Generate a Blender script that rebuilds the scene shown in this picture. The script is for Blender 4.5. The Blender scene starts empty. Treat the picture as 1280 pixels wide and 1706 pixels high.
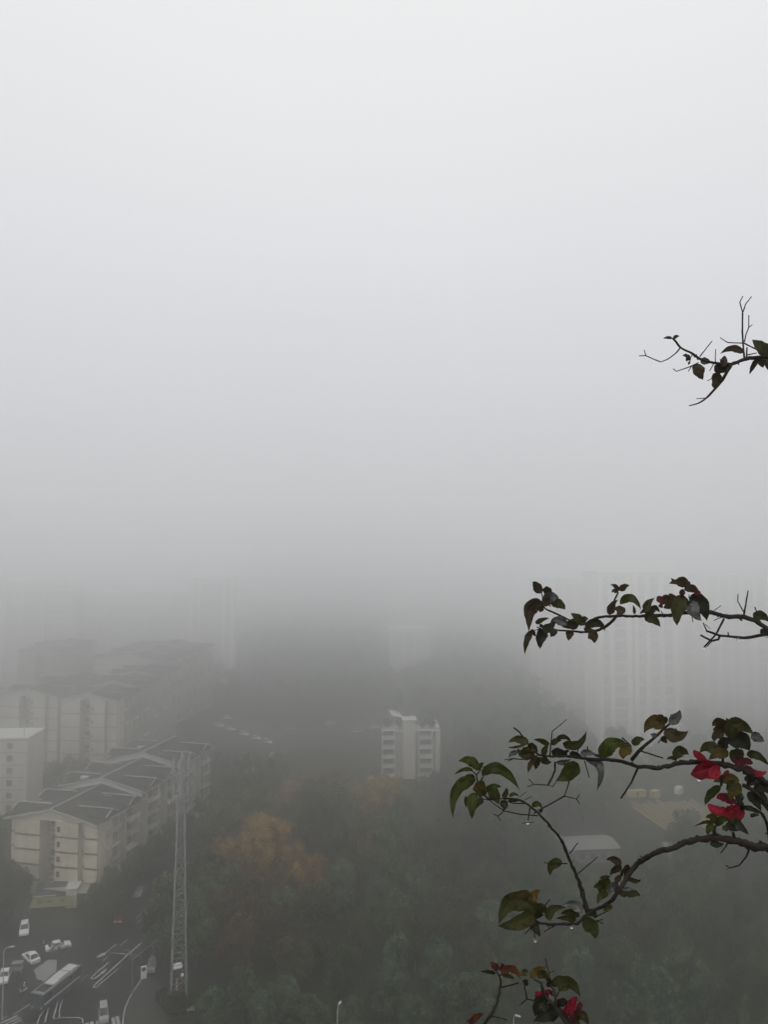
import bpy, bmesh, math, random
from mathutils import Vector, Matrix, Quaternion
R = random.Random(7)
C = bpy.context.scene.collection
PI = math.pi
# ------------------------------------------------------------------ camera
F, CX, CY, H, PITCH = 1290.0, 640.0, 853.0, 75.0, math.radians(3.0)
CAMPOS = Vector((0, 0, H))
def ray(px, py):
    x = (px-CX)/F; y = -(py-CY)/F
    return Vector((x, math.cos(PITCH)-y*math.sin(PITCH), math.sin(PITCH)+y*math.cos(PITCH)))
def G(px, py, z=0.0):                 # point of the level z seen at photo position
    r = ray(px, py); return CAMPOS + r*((z-H)/r.z)
def AT(px, py, Y):                    # point at world distance Y
    r = ray(px, py); return CAMPOS + r*(Y/r.y)
cd = bpy.data.cameras.new('camera'); cam = bpy.data.objects.new('camera', cd); C.objects.link(cam)
cam.location = CAMPOS; cam.rotation_euler = (PI/2+PITCH, 0, 0)
cd.sensor_fit = 'VERTICAL'; cd.sensor_height = 36; cd.lens = 36*F/1706; cd.clip_start = .05; cd.clip_end = 6000
sc = bpy.context.scene; sc.camera = cam
sc.view_settings.view_transform = 'Standard'; sc.view_settings.look = 'None'; sc.view_settings.exposure = 0; sc.view_settings.gamma = 1; sc.view_settings.use_curve_mapping = False
sc.render.engine = 'CYCLES'; sc.cycles.use_denoising = True; sc.cycles.volume_bounces = 16; sc.cycles.max_bounces = 24; sc.cycles.transparent_max_bounces = 8
# ------------------------------------------------------------------ materials
def ln(c): return tuple(c)+(1,)
MATS = {}
def mat(name, col, rough=.8, var=.18, scale=.6, bump=0, spec=.3, col2=None, rnd=0, bscale=None, metal=0, stretch=None):
    if name in MATS: return MATS[name]
    m = bpy.data.materials.new(name); m.use_nodes = True; nt = m.node_tree; N = nt.nodes; L = nt.links
    b = N['Principled BSDF']; b.inputs['Roughness'].default_value = rough; b.inputs['Specular IOR Level'].default_value = spec
    b.inputs['Metallic'].default_value = metal
    tc = N.new('ShaderNodeTexCoord'); nz = N.new('ShaderNodeTexNoise'); nz.inputs['Scale'].default_value = scale; nz.inputs['Detail'].default_value = 6
    nz.inputs['Roughness'].default_value = .65
    if stretch:
        mp = N.new('ShaderNodeMapping'); mp.inputs['Scale'].default_value = stretch
        L.new(tc.outputs['Object'], mp.inputs[0]); L.new(mp.outputs[0], nz.inputs['Vector'])
    else: L.new(tc.outputs['Object'], nz.inputs['Vector'])
    rp = N.new('ShaderNodeValToRGB'); rp.color_ramp.elements[0].position = .3; rp.color_ramp.elements[1].position = .7
    c2 = col2 or tuple(min(1, c*(1+var)) for c in col); c1 = tuple(c*(1-var) for c in col) if not col2 else col
    rp.color_ramp.elements[0].color = ln(c1); rp.color_ramp.elements[1].color = ln(c2)
    L.new(nz.outputs['Fac'], rp.inputs[0]); out = rp.outputs[0]
    if rnd:
        oi = N.new('ShaderNodeObjectInfo'); mr = N.new('ShaderNodeMapRange'); mr.inputs['To Min'].default_value = 1-rnd; mr.inputs['To Max'].default_value = 1+rnd
        L.new(oi.outputs['Random'], mr.inputs[0]); hs = N.new('ShaderNodeHueSaturation'); L.new(out, hs.inputs['Color']); L.new(mr.outputs[0], hs.inputs['Value'])
        out = hs.outputs[0]
    L.new(out, b.inputs['Base Color'])
    if bump:
        bp = N.new('ShaderNodeBump'); bp.inputs['Strength'].default_value = bump; n2 = N.new('ShaderNodeTexNoise'); n2.inputs['Scale'].default_value = bscale or scale*6
        n2.inputs['Detail'].default_value = 5; L.new(tc.outputs['Object'], n2.inputs['Vector']); L.new(n2.outputs['Fac'], bp.inputs['Height']); L.new(bp.outputs[0], b.inputs['Normal'])
    MATS[name] = m; return m
def foliage(name, a, b_, rnd=.25, scale=.35):
    m = mat(name, a, .6, col2=b_, scale=scale, rnd=rnd, spec=.15)
    nt = m.node_tree; z = next(n for n in nt.nodes if n.type == 'TEX_NOISE'); z.inputs['Detail'].default_value = 2.5; z.inputs['Roughness'].default_value = .5
    q = next(n for n in nt.nodes if n.type == 'VALTORGB').color_ramp.elements; q[0].position = .36; q[1].position = .64  # noise ramp puts crown highlights and shaded gaps into the leaf colour
    N = nt.nodes; L = nt.links; b = N['Principled BSDF']; src = b.inputs['Base Color'].links[0].from_socket
    tr = N.new('ShaderNodeBsdfTranslucent'); L.new(src, tr.inputs[0]); mx = N.new('ShaderNodeMixShader'); mx.inputs[0].default_value = .3
    L.new(b.outputs[0], mx.inputs[1]); L.new(tr.outputs[0], mx.inputs[2]); L.new(mx.outputs[0], N['Material Output'].inputs[0]); return m
def leafmat(name, col, col2, edge, rough=.38, trans=.35, spec=.35):
    m = bpy.data.materials.new(name); m.use_nodes = True; nt = m.node_tree; N = nt.nodes; L = nt.links; b = N['Principled BSDF']
    b.inputs['Roughness'].default_value = rough; b.inputs['Specular IOR Level'].default_value = spec
    tc = N.new('ShaderNodeTexCoord'); nz = N.new('ShaderNodeTexNoise'); nz.inputs['Scale'].default_value = 45; nz.inputs['Detail'].default_value = 5; L.new(tc.outputs['Object'], nz.inputs['Vector'])
    rp = N.new('ShaderNodeValToRGB'); rp.color_ramp.elements[0].position = .35; rp.color_ramp.elements[1].position = .68
    rp.color_ramp.elements[0].color = ln(col); rp.color_ramp.elements[1].color = ln(col2); L.new(nz.outputs['Fac'], rp.inputs[0])
    sp = N.new('ShaderNodeSeparateXYZ'); L.new(tc.outputs['UV'], sp.inputs[0])
    # midrib and side veins from the leaf's own UVs
    ab = N.new('ShaderNodeMath'); ab.operation = 'SUBTRACT'; ab.inputs[1].default_value = .5; L.new(sp.outputs['Y'], ab.inputs[0])
    aa = N.new('ShaderNodeMath'); aa.operation = 'ABSOLUTE'; L.new(ab.outputs[0], aa.inputs[0])
    vx = N.new('ShaderNodeMath'); vx.operation = 'MULTIPLY_ADD'; vx.inputs[1].default_value = -.55; L.new(aa.outputs[0], vx.inputs[0]); L.new(sp.outputs['X'], vx.inputs[2])
    vs = N.new('ShaderNodeMath'); vs.operation = 'MULTIPLY'; vs.inputs[1].default_value = 8; L.new(vx.outputs[0], vs.inputs[0])
    fr = N.new('ShaderNodeMath'); fr.operation = 'FRACT'; L.new(vs.outputs[0], fr.inputs[0])
    lt = N.new('ShaderNodeMath'); lt.operation = 'LESS_THAN'; lt.inputs[1].default_value = .12; L.new(fr.outputs[0], lt.inputs[0])
    md = N.new('ShaderNodeMath'); md.operation = 'LESS_THAN'; md.inputs[1].default_value = .03; L.new(aa.outputs[0], md.inputs[0])
    mxv = N.new('ShaderNodeMath'); mxv.operation = 'MAXIMUM'; L.new(md.outputs[0], mxv.inputs[1]); 
    l2 = N.new('ShaderNodeMath'); l2.operation = 'MULTIPLY'; l2.inputs[1].default_value = .4; L.new(lt.outputs[0], l2.inputs[0]); L.new(l2.outputs[0], mxv.inputs[0])
    mc = N.new('ShaderNodeMix'); mc.data_type = 'RGBA'; L.new(mxv.outputs[0], mc.inputs[0]); L.new(rp.outputs[0], mc.inputs[6]); mc.inputs[7].default_value = ln(edge)
    n3 = N.new('ShaderNodeTexNoise'); n3.inputs['Scale'].default_value = 110; n3.inputs['Detail'].default_value = 3; L.new(tc.outputs['Object'], n3.inputs['Vector'])
    r3 = N.new('ShaderNodeValToRGB'); r3.color_ramp.elements[0].position = .60; r3.color_ramp.elements[1].position = .68; L.new(n3.outputs['Fac'], r3.inputs[0])
    ms = N.new('ShaderNodeMix'); ms.data_type = 'RGBA'; L.new(r3.outputs[0], ms.inputs[0]); L.new(mc.outputs[2], ms.inputs[6]); ms.inputs[7].default_value = ln((col[0]*.8+.006, col[1]*.45+.003, col[2]*.5))   # brown blemishes
    oi = N.new('ShaderNodeObjectInfo'); mr = N.new('ShaderNodeMapRange'); mr.inputs['To Min'].default_value = .7; mr.inputs['To Max'].default_value = 1.3
    L.new(oi.outputs['Random'], mr.inputs[0]); hs = N.new('ShaderNodeHueSaturation'); L.new(ms.outputs[2], hs.inputs['Color']); L.new(mr.outputs[0], hs.inputs['Value'])
    L.new(hs.outputs[0], b.inputs['Base Color'])
    bp = N.new('ShaderNodeBump'); bp.inputs['Strength'].default_value = .35; bp.inputs['Distance'].default_value = .001; L.new(mxv.outputs[0], bp.inputs['Height']); L.new(bp.outputs[0], b.inputs['Normal'])
    tr = N.new('ShaderNodeBsdfTranslucent'); L.new(hs.outputs[0], tr.inputs[0]); mx = N.new('ShaderNodeMixShader'); mx.inputs[0].default_value = trans
    L.new(b.outputs[0], mx.inputs[1]); L.new(tr.outputs[0], mx.inputs[2]); L.new(mx.outputs[0], N['Material Output'].inputs[0]); MATS[name] = m; return m

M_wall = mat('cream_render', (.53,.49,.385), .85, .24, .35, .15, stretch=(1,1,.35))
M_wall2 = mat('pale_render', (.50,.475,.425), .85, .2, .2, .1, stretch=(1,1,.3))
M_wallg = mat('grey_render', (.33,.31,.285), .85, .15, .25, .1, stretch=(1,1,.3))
M_white = mat('white_trim', (.60,.60,.58), .7, .1, .8)
M_band = mat('brown_band', (.10,.075,.055), .8, .15, 1)
M_ridge = mat('grey_ridge_tile', (.34,.34,.33), .8, .2, .8)
M_roof = mat('dark_roof_tile', (.021,.020,.020), .85, .25, .5, .3)
M_glass = mat('dark_glass', (.03,.035,.038), .15, .3, .4, spec=.5)
M_asph = mat('asphalt', (.013,.0125,.013), .45, .22, .18, .15, spec=.2, bscale=8)
M_pave = mat('pavement', (.05,.048,.044), .8, .16, .35, .2, bscale=3)
M_kerb = mat('kerb_stone', (.3,.3,.29), .8, .15, 1)
M_paint = mat('road_paint', (.42,.42,.40), .7, .3, 1.2)
M_soil = mat('soil_and_grass', (.012,.016,.009), .95, scale=.09, col2=(.026,.027,.016), bump=.4, bscale=2)
M_steel = mat('galvanised_steel', (.31,.32,.32), .5, .15, 1.5, metal=.25)
M_dsteel = mat('dull_grey_steel', (.13,.135,.135), .6, .15, 1.5)
M_pole = mat('pale_pole', (.45,.46,.46), .5, .1, 1)
M_carw = mat('white_paint', (.80,.80,.80), .3, .04, 2, spec=.5)
M_carg = mat('grey_paint', (.2,.21,.22), .3, .06, 2, spec=.5)
M_card = mat('dark_paint', (.03,.032,.035), .3, .1, 2, spec=.5)
M_carr = mat('red_paint', (.13,.028,.024), .35, .1, 2, spec=.5)
M_tyre = mat('tyre_rubber', (.015,.015,.015), .85, .1, 5)
M_lamp = mat('lamp_glass', (.6,.6,.55), .2, .05, 3, spec=.5)
M_teal = mat('teal_paint', (.03,.065,.075), .35, .1, 1, spec=.5)
M_busroof = mat('bus_roof_panel', (.24,.25,.245), .5, .12, .9)
M_blue = mat('blue_sheet_roof', (.05,.06,.08), .6, .15, .5)
M_yellow = mat('yellow_sheet', (.17,.165,.075), .7, .22, .7)
M_timber = mat('pale_timber', (.50,.39,.22), .8, .2, 1.5)
M_conc = mat('concrete', (.26,.26,.25), .85, .15, .4, .15)
M_bark = mat('tree_bark', (.05,.042,.034), .9, .25, 2, .4)
M_skin = mat('skin', (.4,.26,.18), .6, .05, 5)
M_cloth = [mat('pale_cloth', (.55,.55,.53), .85, .08, 6), mat('grey_cloth', (.22,.22,.25), .85, .1, 6)]
M_trouser = mat('dark_cloth', (.03,.03,.04), .9, .1, 6)
F_dark = foliage('dark_green_foliage', (.008,.012,.006), (.088,.104,.056), .2, scale=.5)
F_mid = foliage('green_foliage', (.012,.022,.010), (.135,.182,.082), .2, scale=.5)
F_teal = foliage('bluish_green_foliage', (.014,.026,.016), (.155,.210,.125), .2, scale=.5)
F_brown = foliage('brown_green_foliage', (.022,.018,.011), (.13,.108,.066), .22, scale=.5)
F_tan = foliage('tan_foliage', (.07,.05,.026), (.42,.30,.15), .2, scale=.5)
F_rust = foliage('rust_orange_foliage', (.060,.034,.014), (.52,.33,.11), .2, .45)
F_ochre = foliage('ochre_foliage', (.06,.042,.018), (.50,.36,.10), .2, .45)
F_red = foliage('reddish_brown_foliage', (.032,.020,.014), (.15,.092,.06), .2, .7)
# ------------------------------------------------------------------ mesh helpers
class MB:
    def __init__(s): s.v = []; s.f = []
    def add(s, vs, fs):
        o = len(s.v); s.v += [tuple(v) for v in vs]; s.f += [tuple(i+o for i in f) for f in fs]; return s
    def box(s, x0, x1, y0, y1, z0, z1):
        return s.add([(x,y,z) for z in (z0,z1) for y in (y0,y1) for x in (x0,x1)], [(0,2,3,1),(4,5,7,6),(0,1,5,4),(2,6,7,3),(0,4,6,2),(1,3,7,5)])
    def bar(s, a, b, w, h=None, up=(0,0,1)):
        a = Vector(a); b = Vector(b); d = (b-a).normalized(); u = Vector(up)
        if abs(d.dot(u)) > .98: u = Vector((1,0,0))
        x = d.cross(u).normalized()*(w/2); y = x.cross(d).normalized()*((h or w)/2)
        vs = [p+i*x+j*y for p in (a,b) for i,j in ((-1,-1),(1,-1),(1,1),(-1,1))]
        return s.add(vs, [(0,1,2,3),(7,6,5,4),(0,4,5,1),(1,5,6,2),(2,6,7,3),(3,7,4,0)])
    def tube(s, pts, rad, n=8, cap=True):
        pts = [Vector(p) for p in pts]; k = len(pts)
        if not hasattr(rad, '__len__'): rad = [rad]*k
        vs = []; fr = None
        for i, p in enumerate(pts):
            d = (pts[min(i+1,k-1)]-pts[max(i-1,0)]).normalized()
            if fr is None:
                fr = d.orthogonal().normalized()
            else:
                fr = (fr - d*fr.dot(d)).normalized()
            g = d.cross(fr)
            for j in range(n):
                a = 2*PI*j/n; vs.append(p+(fr*math.cos(a)+g*math.sin(a))*rad[i])
        fs = [(i*n+j, i*n+(j+1)%n, (i+1)*n+(j+1)%n, (i+1)*n+j) for i in range(k-1) for j in range(n)]
        if cap: fs += [tuple(range(n-1,-1,-1)), tuple((k-1)*n+j for j in range(n))]
        return s.add(vs, fs)
    def prism(s, poly, z0, z1):
        n = len(poly); vs = [(p[0],p[1],z0) for p in poly]+[(p[0],p[1],z1) for p in poly]
        return s.add(vs, [tuple(range(n-1,-1,-1)), tuple(range(n,2*n))]+[(i,(i+1)%n,n+(i+1)%n,n+i) for i in range(n)])
    def extr_x(s, prof, x0, x1):      # profile in (y,z)
        n = len(prof); vs = [(x0,p[0],p[1]) for p in prof]+[(x1,p[0],p[1]) for p in prof]
        return s.add(vs, [tuple(range(n)), tuple(range(2*n-1,n-1,-1))]+[(i,n+i,n+(i+1)%n,(i+1)%n) for i in range(n)])
    def extr_y(s, prof, y0, y1):      # profile in (x,z)
        n = len(prof); vs = [(p[0],y0,p[1]) for p in prof]+[(p[0],y1,p[1]) for p in prof]
        return s.add(vs, [tuple(range(n)), tuple(range(2*n-1,n-1,-1))]+[(i,n+i,n+(i+1)%n,(i+1)%n) for i in range(n)])
    def ball(s, c, r, n=10, m=6, sz=1):
        vs = [(c[0],c[1],c[2]-r*sz)]+[(c[0]+r*math.sin(PI*i/m)*math.cos(2*PI*j/n), c[1]+r*math.sin(PI*i/m)*math.sin(2*PI*j/n), c[2]-r*sz*math.cos(PI*i/m)) for i in range(1,m) for j in range(n)]+[(c[0],c[1],c[2]+r*sz)]
        fs = [(0,1+(j+1)%n,1+j) for j in range(n)]+[(1+(i-1)*n+j,1+(i-1)*n+(j+1)%n,1+i*n+(j+1)%n,1+i*n+j) for i in range(1,m-1) for j in range(n)]
        e = len(vs)-1; fs += [(e,1+(m-2)*n+j,1+(m-2)*n+(j+1)%n) for j in range(n)]; return s.add(vs, fs)
    def mesh(s, name, m, smooth=False, recalc=True, bevel=0):
        me = bpy.data.meshes.new(name); me.from_pydata(s.v, [], s.f)
        if recalc or bevel:
            bm = bmesh.new(); bm.from_mesh(me)
            if recalc: bmesh.ops.recalc_face_normals(bm, faces=bm.faces)
            if bevel: bmesh.ops.bevel(bm, geom=list(bm.edges), offset=bevel, segments=2, affect='EDGES', profile=.6)
            bm.to_mesh(me); bm.free()
        if smooth: me.polygons.foreach_set('use_smooth', [True]*len(me.polygons))
        me.materials.append(m); return me
    def build(s, name, m, parent=None, **k):
        o = bpy.data.objects.new(name, s.mesh(name, m, **k)); C.objects.link(o)
        if parent: o.parent = parent
        return o
def tag(o, label=None, cat=None, group=None, kind=None):
    if label: o['label'] = label
    if cat: o['category'] = cat
    if group: o['group'] = group
    if kind: o['kind'] = kind
    return o
def empty(name, loc, rz, label, cat, group=None):
    o = bpy.data.objects.new(name, None); C.objects.link(o); o.location = loc; o.rotation_euler = (0,0,rz); o.empty_display_size = .3
    return tag(o, label, cat, group)
def dup(root, loc, rz, label, group=None, scale=None):
    def cp(o, par):
        c = o.copy(); C.objects.link(c)
        if par: c.parent = par
        for ch in o.children: cp(ch, c)
        return c
    r = cp(root, None); r.location = loc; r.rotation_euler = (0,0,rz)
    if scale: r.scale = scale
    r['label'] = label
    if group: r['group'] = group
    return r
def struct(name, mb, m): return tag(mb.build(name, m), kind='structure')
# ------------------------------------------------------------------ light
SUN_EL, SUN_AZ = math.radians(48), math.radians(-151)      # behind the cloud, behind the viewer's shoulder
w = bpy.data.worlds.new('World'); sc.world = w; w.use_nodes = True; nt = w.node_tree; N = nt.nodes; L = nt.links
bg = N['Background']; bg.inputs['Strength'].default_value = .1
sky = N.new('ShaderNodeTexSky'); sky.sky_type = 'NISHITA'; sky.sun_disc = False; sky.sun_elevation = SUN_EL; sky.sun_rotation = SUN_AZ; sky.dust_density = 4
bw = N.new('ShaderNodeRGBToBW'); L.new(sky.outputs[0], bw.inputs[0])
tc = N.new('ShaderNodeTexCoord'); sp = N.new('ShaderNodeSeparateXYZ'); L.new(tc.outputs['Generated'], sp.inputs[0])
ZR = N.new('ShaderNodeValToRGB'); ZR.color_ramp.interpolation = 'B_SPLINE'      # luminance of the overcast against elevation
L.new(sp.outputs['Z'], ZR.inputs[0])
SKY = [(0.0,(.655,.66,.668)),(.04,(.625,.63,.64)),(.10,(.605,.61,.625)),(.20,(.665,.67,.70)),(.36,(.75,.753,.785)),(.62,(.88,.885,.885)),(1.0,(.93,.94,.93))]
els = ZR.color_ramp.elements
while len(els) < len(SKY): els.new(.5)
for e, (p, c) in zip(els, SKY): e.position = p; e.color = ln(c)
sc10 = N.new('ShaderNodeVectorMath'); sc10.operation = 'SCALE'; sc10.inputs['Scale'].default_value = 10; L.new(ZR.outputs[0], sc10.inputs[0])
nzc = N.new('ShaderNodeTexNoise'); nzc.inputs['Scale'].default_value = 1.6; nzc.inputs['Detail'].default_value = 2; L.new(tc.outputs['Generated'], nzc.inputs['Vector'])
mrc = N.new('ShaderNodeMapRange'); mrc.inputs['To Min'].default_value = .95; mrc.inputs['To Max'].default_value = 1.05; L.new(nzc.outputs['Fac'], mrc.inputs[0])
sv = N.new('ShaderNodeVectorMath'); sv.operation = 'SCALE'; L.new(sc10.outputs[0], sv.inputs[0]); L.new(mrc.outputs[0], sv.inputs['Scale'])
mxs = N.new('ShaderNodeMix'); mxs.data_type = 'RGBA'; mxs.inputs[0].default_value = .03
L.new(sv.outputs[0], mxs.inputs[6]); L.new(bw.outputs[0], mxs.inputs[7]); L.new(mxs.outputs[2], bg.inputs['Color'])
sd = bpy.data.lights.new('sun', 'SUN'); sd.energy = 1.1; sd.angle = math.radians(70); sd.color = (1,.97,.93)
so = bpy.data.objects.new('sun', sd); C.objects.link(so); so.rotation_euler = (PI/2-SUN_EL, 0, PI-SUN_AZ); so.location = (0,0,200)
hz = bpy.data.materials.new('haze_air'); hz.use_nodes = True; nt = hz.node_tree; nt.nodes.remove(nt.nodes['Principled BSDF'])
pv = nt.nodes.new('ShaderNodeVolumePrincipled'); nt.links.new(pv.outputs[0], nt.nodes['Material Output'].inputs['Volume'])
pv.inputs['Density'].default_value = .0060; pv.inputs['Color'].default_value = (.998,1,1,1); pv.inputs['Anisotropy'].default_value = .932
pv.inputs['Density Attribute'].default_value = ''; pv.inputs['Temperature Attribute'].default_value = ''
tag(MB().box(-560,560,-62,962,-25.2,96).build('haze', hz), 'pale grey fog filling the whole valley', 'fog', kind='stuff')
# ------------------------------------------------------------------ ground
mb = MB(); n = 40
def hill(x, y):
    h = 7*math.exp(-((x+45)/75)**2-((y-560)/95)**2)+3*math.exp(-((x-62)/42)**2-((y-440)/60)**2)
    sm = lambda t: (lambda q: q*q*(3-2*q))(max(0,min(1,t)))
    h -= 22*sm((y-275)/70)*sm((x-72)/30)
    return h if y > 280 else h*max(0, min(1, (y-240)/40))
xs = [-550+58*i for i in range(5)]+[-260+10*i for i in range(56)]+[310+60*i for i in range(5)]
ys = [-60,20,110]+[200+12*i for i in range(46)]+[780+57*i for i in range(4)]
mb.add([(x,y,hill(x,y)) for y in ys for x in xs], [(j*len(xs)+i, j*len(xs)+i+1, (j+1)*len(xs)+i+1, (j+1)*len(xs)+i) for j in range(len(ys)-1) for i in range(len(xs)-1)])
g = struct('ground', mb, M_soil); g.data.polygons.foreach_set('use_smooth', [True]*len(g.data.polygons))
def gpoly(pts, z=0): return [G(x, y, z) for x, y in pts]
RIGHT = [(204,1760),(206,1700),(209,1682),(215,1666),(224,1651),(236,1634),(252,1606),(272,1566),(292,1524),(318,1470),(350,1400),(372,1366)]
ROADP = [(-120,1760),(-120,1532),(60,1532),(140,1552),(172,1535),(205,1502),(250,1452),(300,1402),(345,1352)]+RIGHT[::-1]
struct('road', MB().prism(gpoly(ROADP), -.05, .008), M_asph)
PAVE = RIGHT[:6]+[(250,1628),(262,1638),(272,1660),(280,1690),(290,1760)]
struct('pavement', MB().prism(gpoly(PAVE), -.05, .13), M_pave)
mb = MB(); kp = [G(x,y) for x,y in RIGHT[:6]]
for a, b in zip(kp, kp[1:]): mb.bar(a+Vector((-.13,0,.07)), b+Vector((-.13,0,.07)), .25, .17)
struct('kerb', mb, M_kerb)
ISL = [(55,1618),(59,1615),(80,1600),(94,1601),(93,1620),(74,1636),(61,1632),(58,1622)]
struct('traffic_island', MB().prism(gpoly(ISL), -.05, .16), M_conc)
FORE = [(-120,1532),(-120,1490),(20,1492),(110,1520),(140,1552),(60,1532)]
struct('forecourt', MB().prism(gpoly(FORE), -.05, .012), M_pave)
mb = MB()
def strip(pts, wd):
    P = [G(x,y,.012) for x,y in pts]
    for a, b in zip(P, P[1:]):
        d = (b-a).normalized(); s = Vector((-d.y,d.x,0))*wd/2; mb.add([a-s,b-s,b+s,a+s], [(0,1,2,3)])
def Z(ox, oy, s): return lambda *p: [(ox+x/s, oy+y/s) for x, y in p]
za = Z(140,1540,6.737); zb = Z(0,1540,8.0); zc = Z(0,1380,3.556)
strip(za((103,692),(640,205)), .28); strip(za((130,708),(385,492)), .2); strip(za((103,692),(115,712),(130,708)), .24)
strip(za((75,598),(270,425)), .26); strip(za((75,598),(100,612),(130,600),(180,560)), .3)
mb.add([G(x,y,.012) for x,y in za((170,545),(215,560),(258,492))], [(0,1,2)])
strip(za((355,225),(240,318)), .24); mb.add([G(x,y,.012) for x,y in za((245,312),(232,345),(128,378),(180,330))], [(0,1,2,3)])
strip(za((205,410),(275,352)), .16); strip(za((410,235),(485,168)), .16); strip(za((610,55),(650,20)), .16); strip(za((0,600),(45,562)), .18)
strip(za((290,315),(480,335)), .22); strip(za((500,338),(650,358)), .18)
strip(zc((815,560),(970,425)), .2); strip(zc((805,532),(880,465)), .25); strip(zc((818,600),(845,575)), .15); strip(zc((950,325),(1000,270)), .4)
strip(zb((1170,665),(1040,775)), .2); strip(zb((1000,810),(890,910)), .2); strip(zb((650,1080),(595,1305)), .24); strip(zb((770,1000),(745,1120),(705,1250)), .22)
strip(zb((830,1000),(785,1150),(790,1235)), .18); strip(zb((580,1140),(520,1240),(490,1328)), .2); strip(zb((700,1260),(860,1240),(1060,1245),(1098,1262),(1102,1320)), .16)
strip(zb((180,1200),(390,1065)), .18); strip(zb((0,1318),(230,1215)), .4); strip(zb((70,1328),(262,1240)), .3); strip(zb((130,1340),(292,1268)), .3); strip(zb((0,1270),(90,1222)),.25)
for a, b in (((85,1092),(92,1160)),((148,1080),(158,1160)),((318,1045),(345,1160)),((366,1028),(400,1160)),((28,1104),(30,1160)),((205,1085),(222,1160))): strip(za(a,b), .5)
struct('road_markings', mb, M_paint)
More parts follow.
